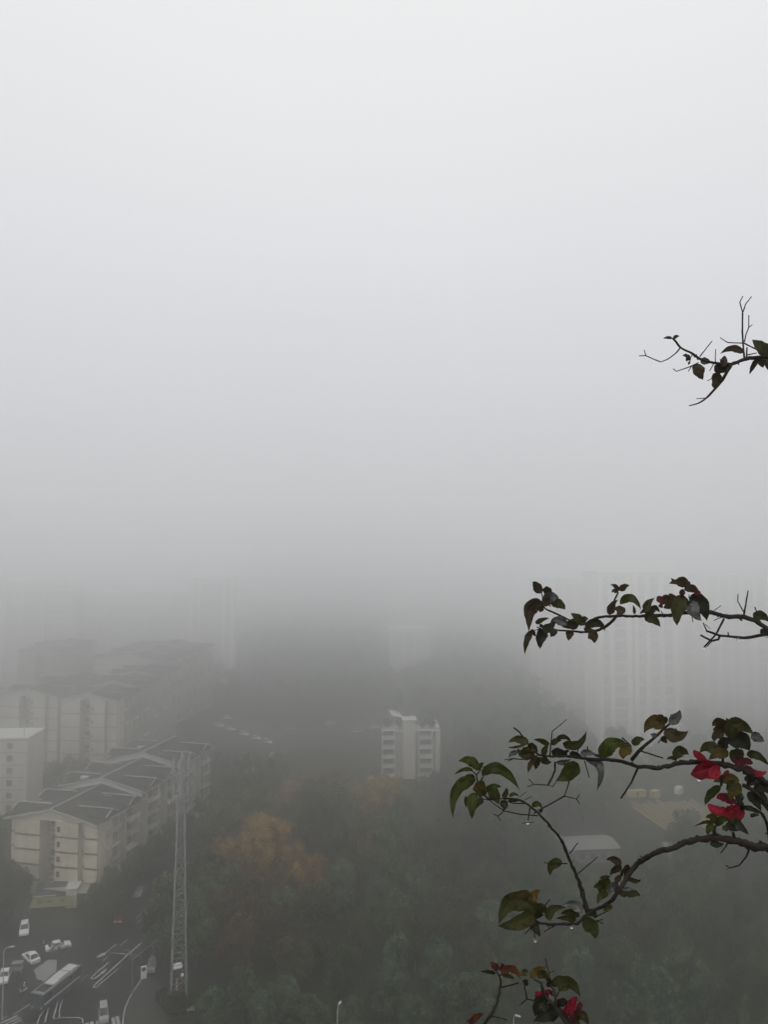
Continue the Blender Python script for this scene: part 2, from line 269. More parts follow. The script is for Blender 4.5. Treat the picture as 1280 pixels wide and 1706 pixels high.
# ------------------------------------------------------------------ apartment blocks with hipped cross gables
def apartment(name, O, ang, W, Lg, nfl, fh, label, wall, endwall, units=3, near=True, group=None, bays=2):
    t = empty(name, O, ang, label, 'apartment block', group)
    hw = W/2; E = nfl*fh; rise = hw*.225; core = hw-1.5
    mb = MB(); mb.box(-core, core, 3.5, Lg-.3, 0, E-.1); mb.build('wall', M_wallg if near else wall, t)  # near block's grey side wall paints in the shade between its lighter bays
    # end elevation of panels and recesses
    f = hw/10.3; zk = .225/.3
    panels = [(-10.3,-8.6,1.2),(-8.6,-2.75,0),(.9,6.2,0),(6.2,7.4,1.6),(7.4,10.3,.45)]
    mb = MB()
    for x0, x1, y in panels: mb.box(x0*f, x1*f-.004, y, 6.5, 0, E)
    mb.extr_y([(-9.9*f,E+.02),(9.9*f,E+.02),(0,E+rise-.35)], .25, 1.2)
    mb.build('end_wall', endwall, t)
    for k in range(1, nfl):
        mb = MB()
        for x0, x1, y in panels: mb.box(x0*f-.02, x1*f+.02, y-.07, y+.3, k*fh-.2, k*fh+.16)
        mb.box(panels[0][0]*f, panels[-1][1]*f, 3.44, 3.7, k*fh-.2, k*fh+.16)
        for x0, x1, y in panels: mb.box(x0*f+.02, x0*f+.2, y-.02, 3.5, k*fh-.19, k*fh+.15)
        mb.build('floor_band', M_band, t)
    for k in range(nfl):
        for x, y, wd in ((-.95,3.3,2.6),(1.7,-.04,.8)):
            MB().box(x*f-wd/2, x*f+wd/2, y, y+.3, k*fh+1.0, k*fh+2.2).build('window', M_glass, t)  # recess pane widened so dark glass stands in for the recess shade
    if near:
        for x, k in ((2.2,2),(5.0,1),(-3.9,1)):
            MB().box(x*f+.7, x*f+1.5, -.42, -.04, k*fh+.35, k*fh+.95).build('air_conditioner', M_white, t, bevel=.03)
    UL = Lg/units
    for u in range(units):
        y0, y1 = u*UL, (u+1)*UL-.02; st = (1.45 if near else .9)*u
        e, r = E+st, E+rise+st
        if u:
            mb = MB(); mb.extr_y([(-hw+.2,E-.2),(hw-.2,E-.2),(hw-.2,e),(0,r-.15),(-hw+.2,e)], y0-.0, y0+.35); mb.build('gable', M_white, t)
        mb = MB(); ov = .6
        for s in (-1, 1): mb.extr_y([(0,r),(s*(hw+ov),e-ov*.3),(s*(hw+ov),e-ov*.3+.25),(0,r+.28)], y0-(.5 if not u else .25), y1)
        cr = []
        for b in range(bays):
            c = y0+UL*(b+.5)/bays
            for s in (-1, 1):
                zr = r-.225*3.2*f+.35; hb = 2.7*min(1, UL/bays/7)
                a = [(s*3.0*f,c,zr),(s*(hw+1.0),c,zr)]; zl = zr-hb*.42
                vs = [a[0],a[1],(s*(hw+1.0),c-hb,zl),(s*(hw+1.0),c+hb,zl),(s*(hw*.72),c-hb,zl),(s*(hw*.72),c+hb,zl)]
                mb.add(vs, [(0,1,2,4),(0,5,3,1)]); mb.add([(x,y,z-.2) for x,y,z in vs], [(0,4,2,1),(0,1,3,5),(2,3,1)])
                cr.append((a, vs))
        mb.build('roof', M_roof, t)
        mb = MB(); mb.bar((0,y0-.4,r+.3),(0,y1,r+.3), .36, .26)
        for a, vs in cr:
            mb.bar(Vector(a[0])+Vector((0,0,.1)), Vector(a[1])+Vector((0,0,.08)), .3, .22)
            mb.bar(Vector(vs[1])+Vector((0,0,.02)), Vector(vs[2])+Vector((0,0,.02)), .26, .22); mb.bar(Vector(vs[1])+Vector((0,0,.02)), Vector(vs[3])+Vector((0,0,.02)), .26, .22)
        if True:
            for s in (-1, 1): mb.bar((0,y0-(.5 if not u else .28),r+.16),(s*(hw+ov),y0-(.5 if not u else .28),e-ov*.3+.14), .25, .4)
        for s in (-1, 1): mb.bar((s*(hw+ov),y0,e-ov*.3+.1),(s*(hw+ov),y1,e-ov*.3+.1), .3, .25)
        mb.build('ridge_cap', M_ridge, t)
        for s in (1, -1):
            if s < 0: continue
            for b in range(bays):
                c = y0+UL*(b+.5)/bays; hb = 2.6*min(1, UL/bays/7)
                if u == 0 and b == 0: c += 1.2
                mb = MB(); mb.box(core-.05, hw+.25, c-hb-.15, c-hb+.15, 0, e-.1); mb.box(core-.05, hw+.25, c+hb-.15, c+hb+.15, 0, e-.1); mb.box(core-.05, core+.25, c-hb+.15, c+hb-.15, 0, e-.1)
                mb.extr_x([(c-hb,e-.1),(c+hb,e-.1),(c,e+1.2)], core, hw+.2)
                mb.build('bay_wall', M_wall2 if near else wall, t)
                for k in range(1 if near else 0, nfl):
                    z = k*fh+st
                    bm_ = MB(); bm_.box(core+.25, hw+1.0, c-hb+.15, c+hb-.15, z-.1, z+.08); bm_.box(hw+.85, hw+1.0, c-hb+.15, c+hb-.15, z+.08, z+(1.0 if (k+b)%3 else .3))
                    bm_.box(core+.25, hw+.85, c-hb+.15, c-hb+.27, z+.08, z+.95); bm_.build('balcony', M_wall2 if (k+b+u)%2 else M_wallg, t)
                    if near or k%2 == 0: MB().box(core+.2, core+.29, c-hb+.3, c+hb-.5, z+.15, z+2.8).build('balcony_window', M_glass, t)  # full-bay dark pane also stands in for the shaded balcony void
                if near:
                    for k in range(1, nfl):
                        z = k*fh+st; d = UL/bays/2
                        MB().box(core-.02, core+.06, c+d-.55, c+d+.55, z+.9, z+2.3).build('side_window', M_glass, t)
                        if k%2: MB().box(core+.05, core+.5, c+d+.7, c+d+1.5, z+.4, z+1.0).build('air_conditioner', M_white, t)
    return t
Oa = AT(86, 1343, 173.5); Oa.z = 0
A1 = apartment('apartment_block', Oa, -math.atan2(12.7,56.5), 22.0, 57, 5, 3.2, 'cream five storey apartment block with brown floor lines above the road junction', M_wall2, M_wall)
mb = MB(); mb.box(8.9,12.3,1.5,56,.02,2.9); mb.box(.5,8.7,-2.6,-.2,.02,2.6); mb.box(8.9,13.1,1.0,56,2.9,3.15); mb.box(.3,12.0,-3.6,.9,2.95,3.2)
mb.build('shop_podium', M_wallg, A1)
for k in range(9): MB().box(12.31,12.36, 3+6*k, 7.4+6*k, .3, 2.5).build('shopfront', M_glass, A1)
for x, y in ((-6,6),(-6.6,22),(-7,33),(5.2,14),(-5.6,47)):
    zz = 17.1+1.45*int(y/19)
    MB().box(x-1.0,x+1.0,y-.4,y+.4,zz-.6,zz+.75).build('roof_vent', M_white, A1, bevel=.05)
Ob = G(146,1462); Ob = AT(146,1160,258); Ob.z = 0
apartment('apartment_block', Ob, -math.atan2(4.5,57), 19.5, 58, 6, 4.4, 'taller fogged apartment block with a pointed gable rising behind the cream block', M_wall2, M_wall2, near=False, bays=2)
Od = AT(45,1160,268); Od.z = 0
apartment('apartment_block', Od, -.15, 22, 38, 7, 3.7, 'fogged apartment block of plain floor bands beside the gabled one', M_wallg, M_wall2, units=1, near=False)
Oe = AT(215,1110,345); Oe.z = 0
apartment('apartment_block', Oe, -.25, 38, 44, 7, 3.7, 'faintest gabled block, its roof just showing over the taller fogged block', M_wall2, M_wall2, near=False)
Of = AT(70,1095,365); Of.z = 0
apartment('apartment_block', Of, .05, 24, 40, 8, 3.4, 'hazy gabled block far behind the banded block at the photo edge', M_wall2, M_wallg, near=False, units=2)
# slim flat roofed block at the edge
Oc = AT(12,1335,226); Oc.z = 0
t = empty('stair_tower', Oc, .05, 'narrow pale flat roofed tower block with one column of dark windows', 'apartment block')
mb = MB(); mb.box(-9,5.2,0,12,0,21.4); mb.build('wall', M_wall2, t); MB().box(-9.4,5.6,-.4,12.4,21.4,21.8).build('roof', M_white, t)
mb = MB(); mb.bar((-6,0.5,24),(4,.5,26.5),.2); mb.bar((-6,.5,21.8),(-6,.5,24),.2); mb.bar((4,.5,21.8),(4,.5,26.5),.2); mb.build('roof_frame', M_white, t)
for k in range(6):
    MB().box(-.5,1.1,-.05,.3,k*3.5+1.1,k*3.5+2.7).build('window', M_glass, t); MB().box(-9.03,5.23,-.06,.2,k*3.5+3.4,k*3.5+3.55).build('floor_band', M_band, t)
# mid building with stair shaft
Om = AT(683,1300,262); Om.z = 0
t = empty('stepped_building', Om, .03, 'six storey building with a tall blank stair shaft and white balconies above the wood', 'building')
PXM = 262/F
def bx(p): return (p-683)*PXM
mb = MB(); mb.box(bx(637)+.6,bx(731),1.2,12,0,14.9); mb.build('wall', M_wallg, t)
MB().box(bx(672),bx(692),-.8,5,0,19.0).build('stair_shaft', M_wall2, t); MB().box(bx(671),bx(694.5),-1.0,5.2,19.0,19.35).build('shaft_roof', M_white, t)
MB().box(bx(726),bx(733),.2,12.3,0,16.6).build('end_pier', M_wall2, t)
for k in range(5):
    z = .4+k*3.1
    for a, b in ((637,659),(698,721)):
        mb = MB(); mb.box(bx(a),bx(b),-.2,1.2,z-.1,z+.1); mb.box(bx(a),bx(b),-.2,-.05,z+.1,z+1.1); mb.box(bx(b)-.25,bx(b),-.05,1.2,z+.1,z+3.0); mb.box(bx(a),bx(a)+.25,-.05,1.2,z+.1,z+3.0); mb.build('balcony', M_white, t)
        MB().box(bx(a)+.5,bx(b)-.5,1.1,1.3,z+1.2,z+2.6).build('window', M_glass, t)
for a, b in ((637,659),(698,733)):
    mb = MB(); mb.box(bx(a)-.2,bx(b)+.2,-.5,1.6,15.6,15.75)
    x = bx(a)
    while x < bx(b): mb.bar((x,-.4,15.7),(x,-.4,16.7),.16); x += 1.0
    mb.bar((bx(a)-.2,-.4,16.7),(bx(b)+.2,-.4,16.7),.12); mb.build('roof_railing', M_white, t)
hs = empty('solar_heater', (Om.x+bx(660)*.97, Om.y+3.5, 14.9), .6, 'bright tilted solar water heater on the roof of the stepped building', 'solar heater')
mb = MB(); mb.add([(-2.2,-.9,5.3),(2.2,-.9,4.1),(2.2,.8,5.3),(-2.2,.8,6.6)], [(0,1,2,3)]); o = mb.build('panel', M_lamp, hs); md = o.modifiers.new('thick','SOLIDIFY'); md.thickness = .12  # pale panel colour stands in for the sky glint on it
mb = MB(); [mb.bar((x,y,0),(x,y,z),.14) for x,y,z in ((-2,-.7,5.3),(2,-.7,4.2),(2,.7,5.2),(-2,.7,6.3))]; mb.bar((-2,-.7,.3),(2,.7,.3),.1); mb.bar((2,-.7,.3),(-2,.7,.3),.1); mb.build('frame', M_steel, hs)
MB().tube([(-2.3,.9,6.75),(2.3,.9,5.5)],.33).build('tank', M_white, hs)
# fogged high rises
M_tw = mat('pale_tower_render', (.74,.73,.71), .85, .06, .2, stretch=(1,1,.3)); M_tw2 = mat('grey_tower_render', (.68,.68,.675), .85, .08, .2, stretch=(1,1,.3))  # walls toned close to the fog, so part of the haze is painted
M_tcol = mat('white_tower_column', (.84,.835,.82), .8, .05, .3); M_tglass = mat('pale_haze_toned_glass', (.50,.51,.515), .25, .15, .3, spec=.5); M_tglassd = mat('grey_haze_toned_glass', (.54,.55,.555), .25, .15, .3, spec=.5)  # glass paled evenly: sky reflection and haze are in its colour
def tower(O, ang, W, D, Hh, fl, fins, label, wall=M_tw, colm=M_tcol, bandm=M_tw, glass=M_tglass):
    t = empty('tower_block', (O.x,O.y,min(0,hill(O.x,O.y))), ang, label, 'tower block'); hw = W/2; Hh -= t.location.z
    MB().box(-hw,hw,0,D,0,Hh).build('wall', wall, t); MB().box(-hw-.3,hw+.3,-.4,D+.3,Hh,Hh+.8).build('parapet', wall, t)
    xs_ = [-hw+W*f for f in fins]
    for x in xs_: MB().box(x-.9,x+.9,-1.5,-.003,0,Hh-.3).build('column', colm, t)
    for a, b in zip(xs_, xs_[1:]): MB().box(a+1.3,b-1.3,-.12,.3,2,Hh-1.5).build('window_strip', glass, t)
    k = 1
    while k*fl < Hh-1:
        MB().box(xs_[0]+.4,xs_[-1]-.4,-1.1,-.02,k*fl-.6,k*fl+.35).build('balcony_band', bandm, t); k += 1
    return t
def place(px, Y): return AT(px, 1200, Y)
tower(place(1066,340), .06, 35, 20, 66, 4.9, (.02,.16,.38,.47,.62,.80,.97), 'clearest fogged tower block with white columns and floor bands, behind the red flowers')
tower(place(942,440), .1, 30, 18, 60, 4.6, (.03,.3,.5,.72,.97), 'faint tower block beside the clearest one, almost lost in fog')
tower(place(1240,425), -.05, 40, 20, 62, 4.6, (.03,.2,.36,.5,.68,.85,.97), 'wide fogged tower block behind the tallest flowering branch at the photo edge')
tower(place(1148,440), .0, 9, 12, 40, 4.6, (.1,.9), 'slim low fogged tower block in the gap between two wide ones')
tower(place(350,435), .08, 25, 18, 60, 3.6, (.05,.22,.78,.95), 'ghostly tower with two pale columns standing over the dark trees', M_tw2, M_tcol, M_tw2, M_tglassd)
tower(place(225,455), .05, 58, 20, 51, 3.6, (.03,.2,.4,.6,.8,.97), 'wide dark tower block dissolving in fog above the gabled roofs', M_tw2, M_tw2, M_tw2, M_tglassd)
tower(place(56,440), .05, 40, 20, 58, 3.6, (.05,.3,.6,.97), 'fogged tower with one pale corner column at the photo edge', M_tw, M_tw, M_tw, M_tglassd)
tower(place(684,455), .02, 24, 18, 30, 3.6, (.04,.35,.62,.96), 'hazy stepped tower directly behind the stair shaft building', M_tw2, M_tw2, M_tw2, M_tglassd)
# ------------------------------------------------------------------ wood
def crown_mesh(name, seed, rad, hgt, lobes, leaf, count, m, spread=.62, base=.3):
    r = random.Random(seed); vs = []; fs = []; uvc = 0
    L_ = []
    for i in range(lobes):
        a = r.uniform(0, 2*PI); q = math.sqrt(r.random())*rad*spread*r.choice((.75,.95,1.12)); z = hgt*(base+(1-base)*r.uniform(.1,1.0)*(1-.55*min(1.2,q/rad)**2))
        L_.append((Vector((q*math.cos(a), q*math.sin(a), z)), rad*r.uniform(.13,.28)))
    L_.append((Vector((r.uniform(-.15,.15)*rad,r.uniform(-.15,.15)*rad,hgt*.75)), rad*.3)); L_.append((Vector((0,0,hgt*.5)), rad*.4))
    tot = sum(l[1]**2 for l in L_)
    for c, lr in L_:
        k = int(count*lr*lr/tot)
        for _ in range(k):
            d = Vector((r.gauss(0,1), r.gauss(0,1), r.gauss(.25,1))).normalized()
            p = c+Vector((d.x,d.y,d.z*1.15))*lr*(r.uniform(.72,1.08) if r.random() < .8 else r.uniform(1.05,1.35))
            nrm = (d*1.1+Vector((r.gauss(0,.6),r.gauss(0,.6),r.gauss(.2,.6)))).normalized()
            x = nrm.orthogonal().normalized(); x = Quaternion(nrm, r.uniform(0,2*PI))@x; y = nrm.cross(x)
            s = leaf*r.uniform(.55,1.3); o = len(vs)
            vs += [p-x*s, p-y*s*.62+nrm*s*.12, p+x*s, p+y*s*.62+nrm*s*.12]; fs.append((o,o+1,o+2,o+3))
    me = bpy.data.meshes.new(name); me.from_pydata(vs, [], fs); me.materials.append(m); return me
def trunk_mesh(seed, h, r0, rad):
    r = random.Random(seed); mb = MB(); top = Vector((r.uniform(-.4,.4), r.uniform(-.4,.4), h*.72))
    mb.tube([(0,0,-.2),(r.uniform(-.15,.15),r.uniform(-.15,.15),h*.3),top*.75+Vector((0,0,h*.1)),top], [r0,r0*.75,r0*.5,r0*.2], 7)
    for i in range(6):
        a = 2*PI*i/6+r.uniform(-.4,.4); z0 = h*r.uniform(.25,.5); q = rad*r.uniform(.45,.75)
        mb.tube([(0,0,z0),(q*.5*math.cos(a),q*.5*math.sin(a),z0+h*.16),(q*math.cos(a),q*math.sin(a),z0+h*r.uniform(.22,.36))], [r0*.45,r0*.28,r0*.08], 5)
    return mb.mesh('trunk', M_bark, smooth=True)
PROT = {}
def proto(kind, m, i, rad, hgt, lobes, leaf, count, **k):
    PROT.setdefault(kind, []).append((crown_mesh('crown', hash((len(kind),i))%9999+i*17, rad, hgt, lobes, leaf, count, m, **k), trunk_mesh(i*3+len(kind), hgt, .22, rad)))
for i in range(3):
    proto('dark', F_dark, i, 4.6, 10+i, 38, .30, 5800, spread=.8); proto('mid', F_mid, i, 5.0, 11+i*.7, 38, .30, 6200, spread=.8)
    proto('teal', F_teal, i, 4.4, 9.5+i, 38, .26, 6600, spread=.8)
for i in range(2):
    proto('brown', F_brown, i, 4.8, 10.5+i, 38, .26, 4600, spread=.82)
    proto('red', F_red, i, 4.6, 9.5+i, 38, .25, 4600, spread=.82)
for i in range(2): proto('rust', F_rust, i, 6.2, 12+i, 46, .28, 7000, spread=.84)
proto('ochre', F_ochre, 0, 5.8, 12.5, 44, .28, 6400, spread=.82)
proto('tan', F_tan, 0, 5.2, 11.5, 42, .27, 5600, spread=.84)
proto('slim', F_teal, 5, 1.7, 11, 12, .24, 3000, spread=.5, base=.18)
proto('bush', F_dark, 7, 2.0, 2.6, 12, .16, 3200, base=.1)
def tree(kind, p, label, group=None, s=1, sz=None, name=None, cat='tree', z=None):
    cm, tm = PROT[kind][R.randrange(len(PROT[kind]))]
    t = empty(name or 'broadleaf_tree', (p[0],p[1],hill(p[0],p[1]) if z is None else z), R.uniform(0,2*PI), label, cat, group)
    t.scale = (s,s,sz or s)
    for nm, me in (('trunk',tm),('crown',cm)):
        o = bpy.data.objects.new(nm, me); C.objects.link(o); o.parent = t
    return t
taken = []
def free(p, d): return all((p[0]-q[0])**2+(p[1]-q[1])**2 > (d*.5+q[2]*.5)**2 for q in taken)
def spot(kind, px, py, label, s=1, group=None, r=8, **k):     # crown centre seen at px,py
    p = G(px, py, 6*s); taken.append((p.x,p.y,r)); return tree(kind, p, label, group, s, **k)
spot('rust', 448, 1424, 'large rust orange tree, brightest crown in the foggy wood', 1.08, r=9)
spot('ochre', 428, 1452, 'yellowish orange tree in front of the brightest orange crown', .85, r=6)
spot('rust', 392, 1440, 'rust orange tree crowded against the brightest orange crown, mast side', .95, r=7)
spot('rust', 512, 1468, 'low rust orange tree just below the brightest orange crown', .85, r=6)
spot('rust', 484, 1440, 'rust orange tree leaning from the brightest orange crown towards the stair shaft building', .78, r=6)
spot('red', 470, 1478, 'brownish orange thin tree below the brightest orange crown', .8, r=6)
spot('rust', 430, 1398, 'rust tinged tree behind the brightest orange crown', .8, r=7)
spot('ochre', 640, 1342, 'large ochre yellow tree standing in front of the stair shaft building', 1.2, r=12)
spot('ochre', 603, 1352, 'small ochre tree at the side of the large ochre one below the stair shaft building', .95, r=8)
spot('ochre', 668, 1362, 'low ochre tree just below the stair shaft building, next to the large ochre one', .85, r=7)
spot('tan', 556, 1318, 'tan brown tree in the wood between ochre crowns and the brightest orange crown', 1.2, r=10)
spot('tan', 515, 1322, 'tan brown tree among dark crowns uphill of the orange trees', 1.1, r=9)
spot('tan', 478, 1335, 'smallest tan brown tree directly uphill of the orange trees', .95, r=8)
for px, py, s in ((642,1306,.5),(660,1312,.42),(705,1308,.5),(724,1304,.55),(738,1300,.6)): spot('dark', px, py, 'small dark tree hugging the foot of the stair shaft building', s, 'small trees at the stair shaft building', r=3)
spot('red', 420, 1530, 'reddish brown thin tree below the orange crowns', 1.15, r=9)
spot('red', 380, 1505, 'reddish brown tree between the mast and the orange crowns', 1.0, r=8)
for px, py in ((460,1545),(400,1575),(740,1535),(790,1500),(690,1560)): spot('red' if px<500 else 'brown', px, py, 'brownish half bare tree low in the foggy wood', 1.0, 'half bare trees in the wood', r=9)
for px, py, s in ((405,1660,.75),(470,1655,.7),(350,1690,.65),(650,1650,.75),(740,1660,.7),(790,1645,.72),(440,1685,.6)):
    spot('teal', px, py, 'bluish green tree along the near edge of the wood by the street lamp', s, 'bluish green trees at the wood edge', r=6)
for px, py, s in ((1020,1680,1.0),(1050,1675,1.1),(1085,1690,1.0),(1110,1695,.95),(1135,1700,1.0),(1240,1700,.9)):
    spot('slim', px, py, 'slim pointed pale green tree at the wood edge below the branches', s, 'slim trees at the wood edge', r=5, name='slim_tree')
for px, py, s in ((300,1690,1.1),(282,1690,1.1),(330,1685,1.0),(268,1672,.8)):
    p = G(px,py); taken.append((p.x,p.y,4)); tree('bush', p, 'dark clipped bush around the foot of the lattice mast', 'bushes around the mast', s, name='bush', cat='bush')
# street trees along the cream block and the road
for px, py, s in ((185,1475,.85),(215,1455,.9),(238,1435,.85),(262,1415,.9),(284,1392,.85),(310,1370,.9),(160,1498,.8),(190,1505,.75),(330,1345,.9)):
    spot('dark', px, py, 'dark street tree in the row between cream block and road', s*.74, 'street trees along the cream block', r=7)
for px, py, s in ((16,1468,.75),(40,1478,.5),(10,1503,.7),(-15,1450,.8)):
    spot('dark', px, py, 'dark tree in the clump at the foot of the cream end wall', s, 'trees at the cream end wall', r=6)
for px, py, s in ((20,1375,.8),(-5,1390,.85),(60,1300,.9),(90,1285,.9),(125,1272,.9)):
    spot('dark', px, py, 'dark tree in the gap behind the cream block roofs', s, 'trees behind the cream block', r=7)
for px, py, s in ((262,1545,.8),(285,1500,.9),(318,1460,.9),(340,1420,.9),(358,1370,1.0),(285,1570,.7),(325,1560,.9),(345,1500,.9)):
    spot('mid' if px%2 else 'dark', px, py, 'green roadside tree beside the lattice mast', s, 'roadside trees by the mast', r=7)
# the wood itself
yard = [G(x,y) for x,y in ((1010,1330),(1120,1300),(1260,1395),(1230,1440),(1190,1470),(1050,1485),(900,1475),(910,1385),(1010,1385))]
def inside(p, poly):
    c = False
    for i in range(len(poly)):
        a, b = poly[i], poly[i-1]
        if (a[1] > p[1]) != (b[1] > p[1]) and p[0] < (b[0]-a[0])*(p[1]-a[1])/(b[1]-a[1])+a[0]: c = not c
    return c
roadw = [G(x,y) for x,y in ROADP]
cnt = 0; tries = 0
while tries < 14000 and cnt < 262:
    tries += 1; Y = R.uniform(120, 275) if tries > 4000 else R.uniform(120, 172); px = R.uniform(305, 1310); X = (px-CX)/F*Y
    p = (X, Y); far = Y > 172; dd = 9.0 if far else 6.9
    if inside(p, yard) or inside(p, roadw) or not free(p, dd): continue
    if 585 < px < 748 and 210 < Y < Om.y+14 or 460 < px < 590 and 218 < Y < 262 or px < 640 and Y > 252 or 915 < px < 1050 and 163 < Y < 190: continue
    q = R.random()
    k = 'mid' if q < .38 else 'teal' if q < .62 else 'dark' if q < .88 else 'brown'
    z = {'mid':'mid green tree','teal':'bluish green tree','dark':'dark green tree','brown':'dull brown tree'}[k]
    zone = 'in the far fogged part of the wood' if far else 'in the thick of the near wood'
    s = R.uniform(.85,1.2) if far else R.uniform(.6,.88); taken.append((X,Y,dd)); cnt += 1
    tree(k, p, z+' '+zone, z+'s '+zone, s, s*R.uniform(.9,1.25))
# far wood on the hillsides: one mass
cm = [crown_mesh('far', 50+i, 5, 11, 12, .62, 500, F_dark) for i in range(4)]
vs = []; fs = []
cv = [([v.co.copy() for v in m.vertices], [tuple(p.vertices) for p in m.polygons]) for m in cm]
rr = random.Random(5); pts = []
for _ in range(6000):
    Y = rr.uniform(285,620); px = rr.uniform(290,1300); X = (px-CX)/F*Y
    if px > 720 and Y > 300 and rr.random() < .7: continue
    if any((X-a)**2+(Y-b)**2 < 50 for a, b in pts): continue
    if px < 645 and 280 < Y < 375: continue          # car park
    if abs(X-(1066-CX)/F*292) < 18 and 285 < Y < 315: continue
    pts.append((X,Y))
    if len(pts) > 520: break
for X, Y in pts:
    a = rr.uniform(0,6.28); s = rr.uniform(.8,1.3); V, Fc = cv[rr.randrange(4)]; o = len(vs); h = hill(X,Y)
    ca, sa = math.cos(a)*s, math.sin(a)*s
    vs += [(X+v.x*ca-v.y*sa, Y+v.x*sa+v.y*ca, h+v.z*s*.95) for v in V]; fs += [tuple(i+o for i in f) for f in Fc]
me = bpy.data.meshes.new('hillside_wood'); me.from_pydata(vs, [], fs); me.materials.append(F_mid)
o = bpy.data.objects.new('hillside_wood', me); C.objects.link(o); tag(o, 'dark wooded hillside fading into fog', 'woodland', kind='stuff')
# roof bushes on the stepped building
for px, dz, s in ((648,14.9,.9),(666,14.9,.8),(707,14.9,1.0),(722,14.9,.9)):
    tree('bush', (Om.x+bx(px), Om.y+5.5+R.random()*3), 'dark shrub growing on the roof of the stepped building', 'roof shrubs on the stepped building', s*1.15, name='bush', cat='bush', z=dz)
# ------------------------------------------------------------------ lattice mast
mp = G(297,1668); t = empty('lattice_mast', mp, .35, 'tall grey lattice telecom mast with antenna panels beside the road', 'mast')
HT = 33.5; r0, r1 = 1.75, .72
def cr(z, i, k=0): q = r0+(r1-r0)*z/HT; a = PI/4+i*PI/2; return Vector((q*math.cos(a)*1.05, q*math.sin(a)*1.05, z))
for i in range(4): MB().bar(cr(0,i), cr(HT,i), .15).build('leg', M_steel, t)
lv = [0]; st = 2.2
while lv[-1] < HT-.9: lv.append(min(HT, lv[-1]+st)); st *= .975
for i in range(4):
    mb = MB()
    for j_, (a, b) in enumerate(zip(lv, lv[1:])):
        mb.bar(cr(a,i), cr(b,(i+1)%4), .075) if (j_+i)%2 else mb.bar(cr(a,(i+1)%4), cr(b,i), .075)
        mb.bar(cr(b,i), cr(b,(i+1)%4), .08)
    mb.build('bracing', M_steel, t)
for z in (34.0, 38.2):
    mb = MB(); n = 16
    for j in range(n):
        a, b = 2*PI*j/n, 2*PI*(j+1)/n; mb.bar((1.35*math.cos(a),1.35*math.sin(a),z),(1.35*math.cos(b),1.35*math.sin(b),z),.1); mb.bar((1.35*math.cos(a),1.35*math.sin(a),z-.9),(1.35*math.cos(b),1.35*math.sin(b),z-.9),.1)
        if j%2 == 0: mb.bar((1.35*math.cos(a),1.35*math.sin(a),z-.95),(1.35*math.cos(a),1.35*math.sin(a),z+.1),.08); mb.bar((0,0,z-.9),(1.35*math.cos(a),1.35*math.sin(a),z-.9),.08)
    mb.build('platform', M_steel, t)
MB().tube([(0,0,HT-1),(0,0,41.0)],[.3,.2]).build('top_pole', M_steel, t)
for z in (34.8, 39.0):
    for j in range(6):
        a = 2*PI*j/6+.2; x, y = 1.45*math.cos(a), 1.45*math.sin(a); MB().bar((x,y,z-1.1),(x,y,z+1.2),.36,.2,up=(math.cos(a),math.sin(a),0)).build('antenna_panel', M_conc, t)
mb = MB(); mb.bar((-1.6,.3,HT-1.5),(-2.2,1.0,HT-.1),.12); mb.bar((1.6,.3,HT-1.5),(2.5,1.0,HT+.6),.12); mb.build('outrigger', M_steel, t)
# camera post with white cap
p = G(294.5,1673); t = empty('camera_post', p, .4, 'slim red and white post with a white square cap in front of the mast', 'post')
MB().box(-.22,.22,-.22,.22,0,4.6).build('shaft', mat('dull_red_paint',(.12,.035,.03),.6), t); 
for k in range(8): MB().box(-.26,.0,-.24,-.2,.3+k*.52,.62+k*.52).build('white_plate', M_white, t)
MB().box(-.75,.75,-.75,.75,6.0,6.35).build('cap', M_carw, t, bevel=.08); MB().box(-.55,.55,-.55,.55,5.1,6.0).build('cap_housing', M_card, t)
MB().box(-.18,.18,-.18,.18,4.6,5.1).build('neck', M_card, t); MB().ball((.75,-.35,4.75),.32).build('dome_camera', M_carw, t, smooth=True)
p = G(318,1689); t = empty('notice_board', p, .2, 'small pale notice board low in the grass beside the mast', 'sign'); MB().box(-.65,.65,-.05,.05,.5,1.3).build('board', M_pole, t, bevel=.02); mb = MB(); mb.bar((-.5,0.08,0),(-.5,.08,1.2),.07); mb.bar((.5,.08,0),(.5,.08,1.2),.07); mb.build('post', M_steel, t)
# signal pole with arms at the junction
p = G(219.5,1656); t = empty('traffic_signal', p, 0, 'grey traffic signal pole with long arms over the junction', 'traffic light')
hp = (H*1.0)*(1-0) * 0 + 5.9
MB().tube([(0,0,0),(0,0,hp)],[.14,.1]).build('pole', M_dsteel, t)
MB().tube([(0,0,hp-.2),(-2.0,3.0,hp-.1)],[.09,.06]).build('arm', M_dsteel, t); MB().tube([(0,0,hp-.1),(2.4,6.0,hp+.1)],[.09,.06]).build('arm', M_dsteel, t)
for x, y in ((-1.9,2.8),(2.2,5.6)):
    s_ = MB().box(x-.55,x+.55,y-.15,y+.15,hp-.35,hp+.15).build('signal_head', M_card, t, bevel=.03)
    for j, m_ in enumerate((mat('red_lens',(.3,.03,.02),.3),mat('amber_lens',(.3,.16,.03),.3),mat('green_lens',(.03,.2,.09),.3))): MB().tube([(x-.36+.36*j,y-.15,hp-.1),(x-.36+.36*j,y-.2,hp-.1)],.13).build('lens', m_, s_)
p = G(239,1632); t = empty('light_box', p, .35, 'white upright advertising light box on the pavement corner', 'advert box')
MB().box(-.5,.5,-.16,.16,.25,2.3).build('case', M_carw, t, bevel=.04); MB().box(-.4,.4,-.12,.12,.13,.25).build('plinth', M_conc, t); MB().tube([(0,-.16,1.85),(0,-.19,1.85)],.34,16).build('dark_disc', M_card, t)
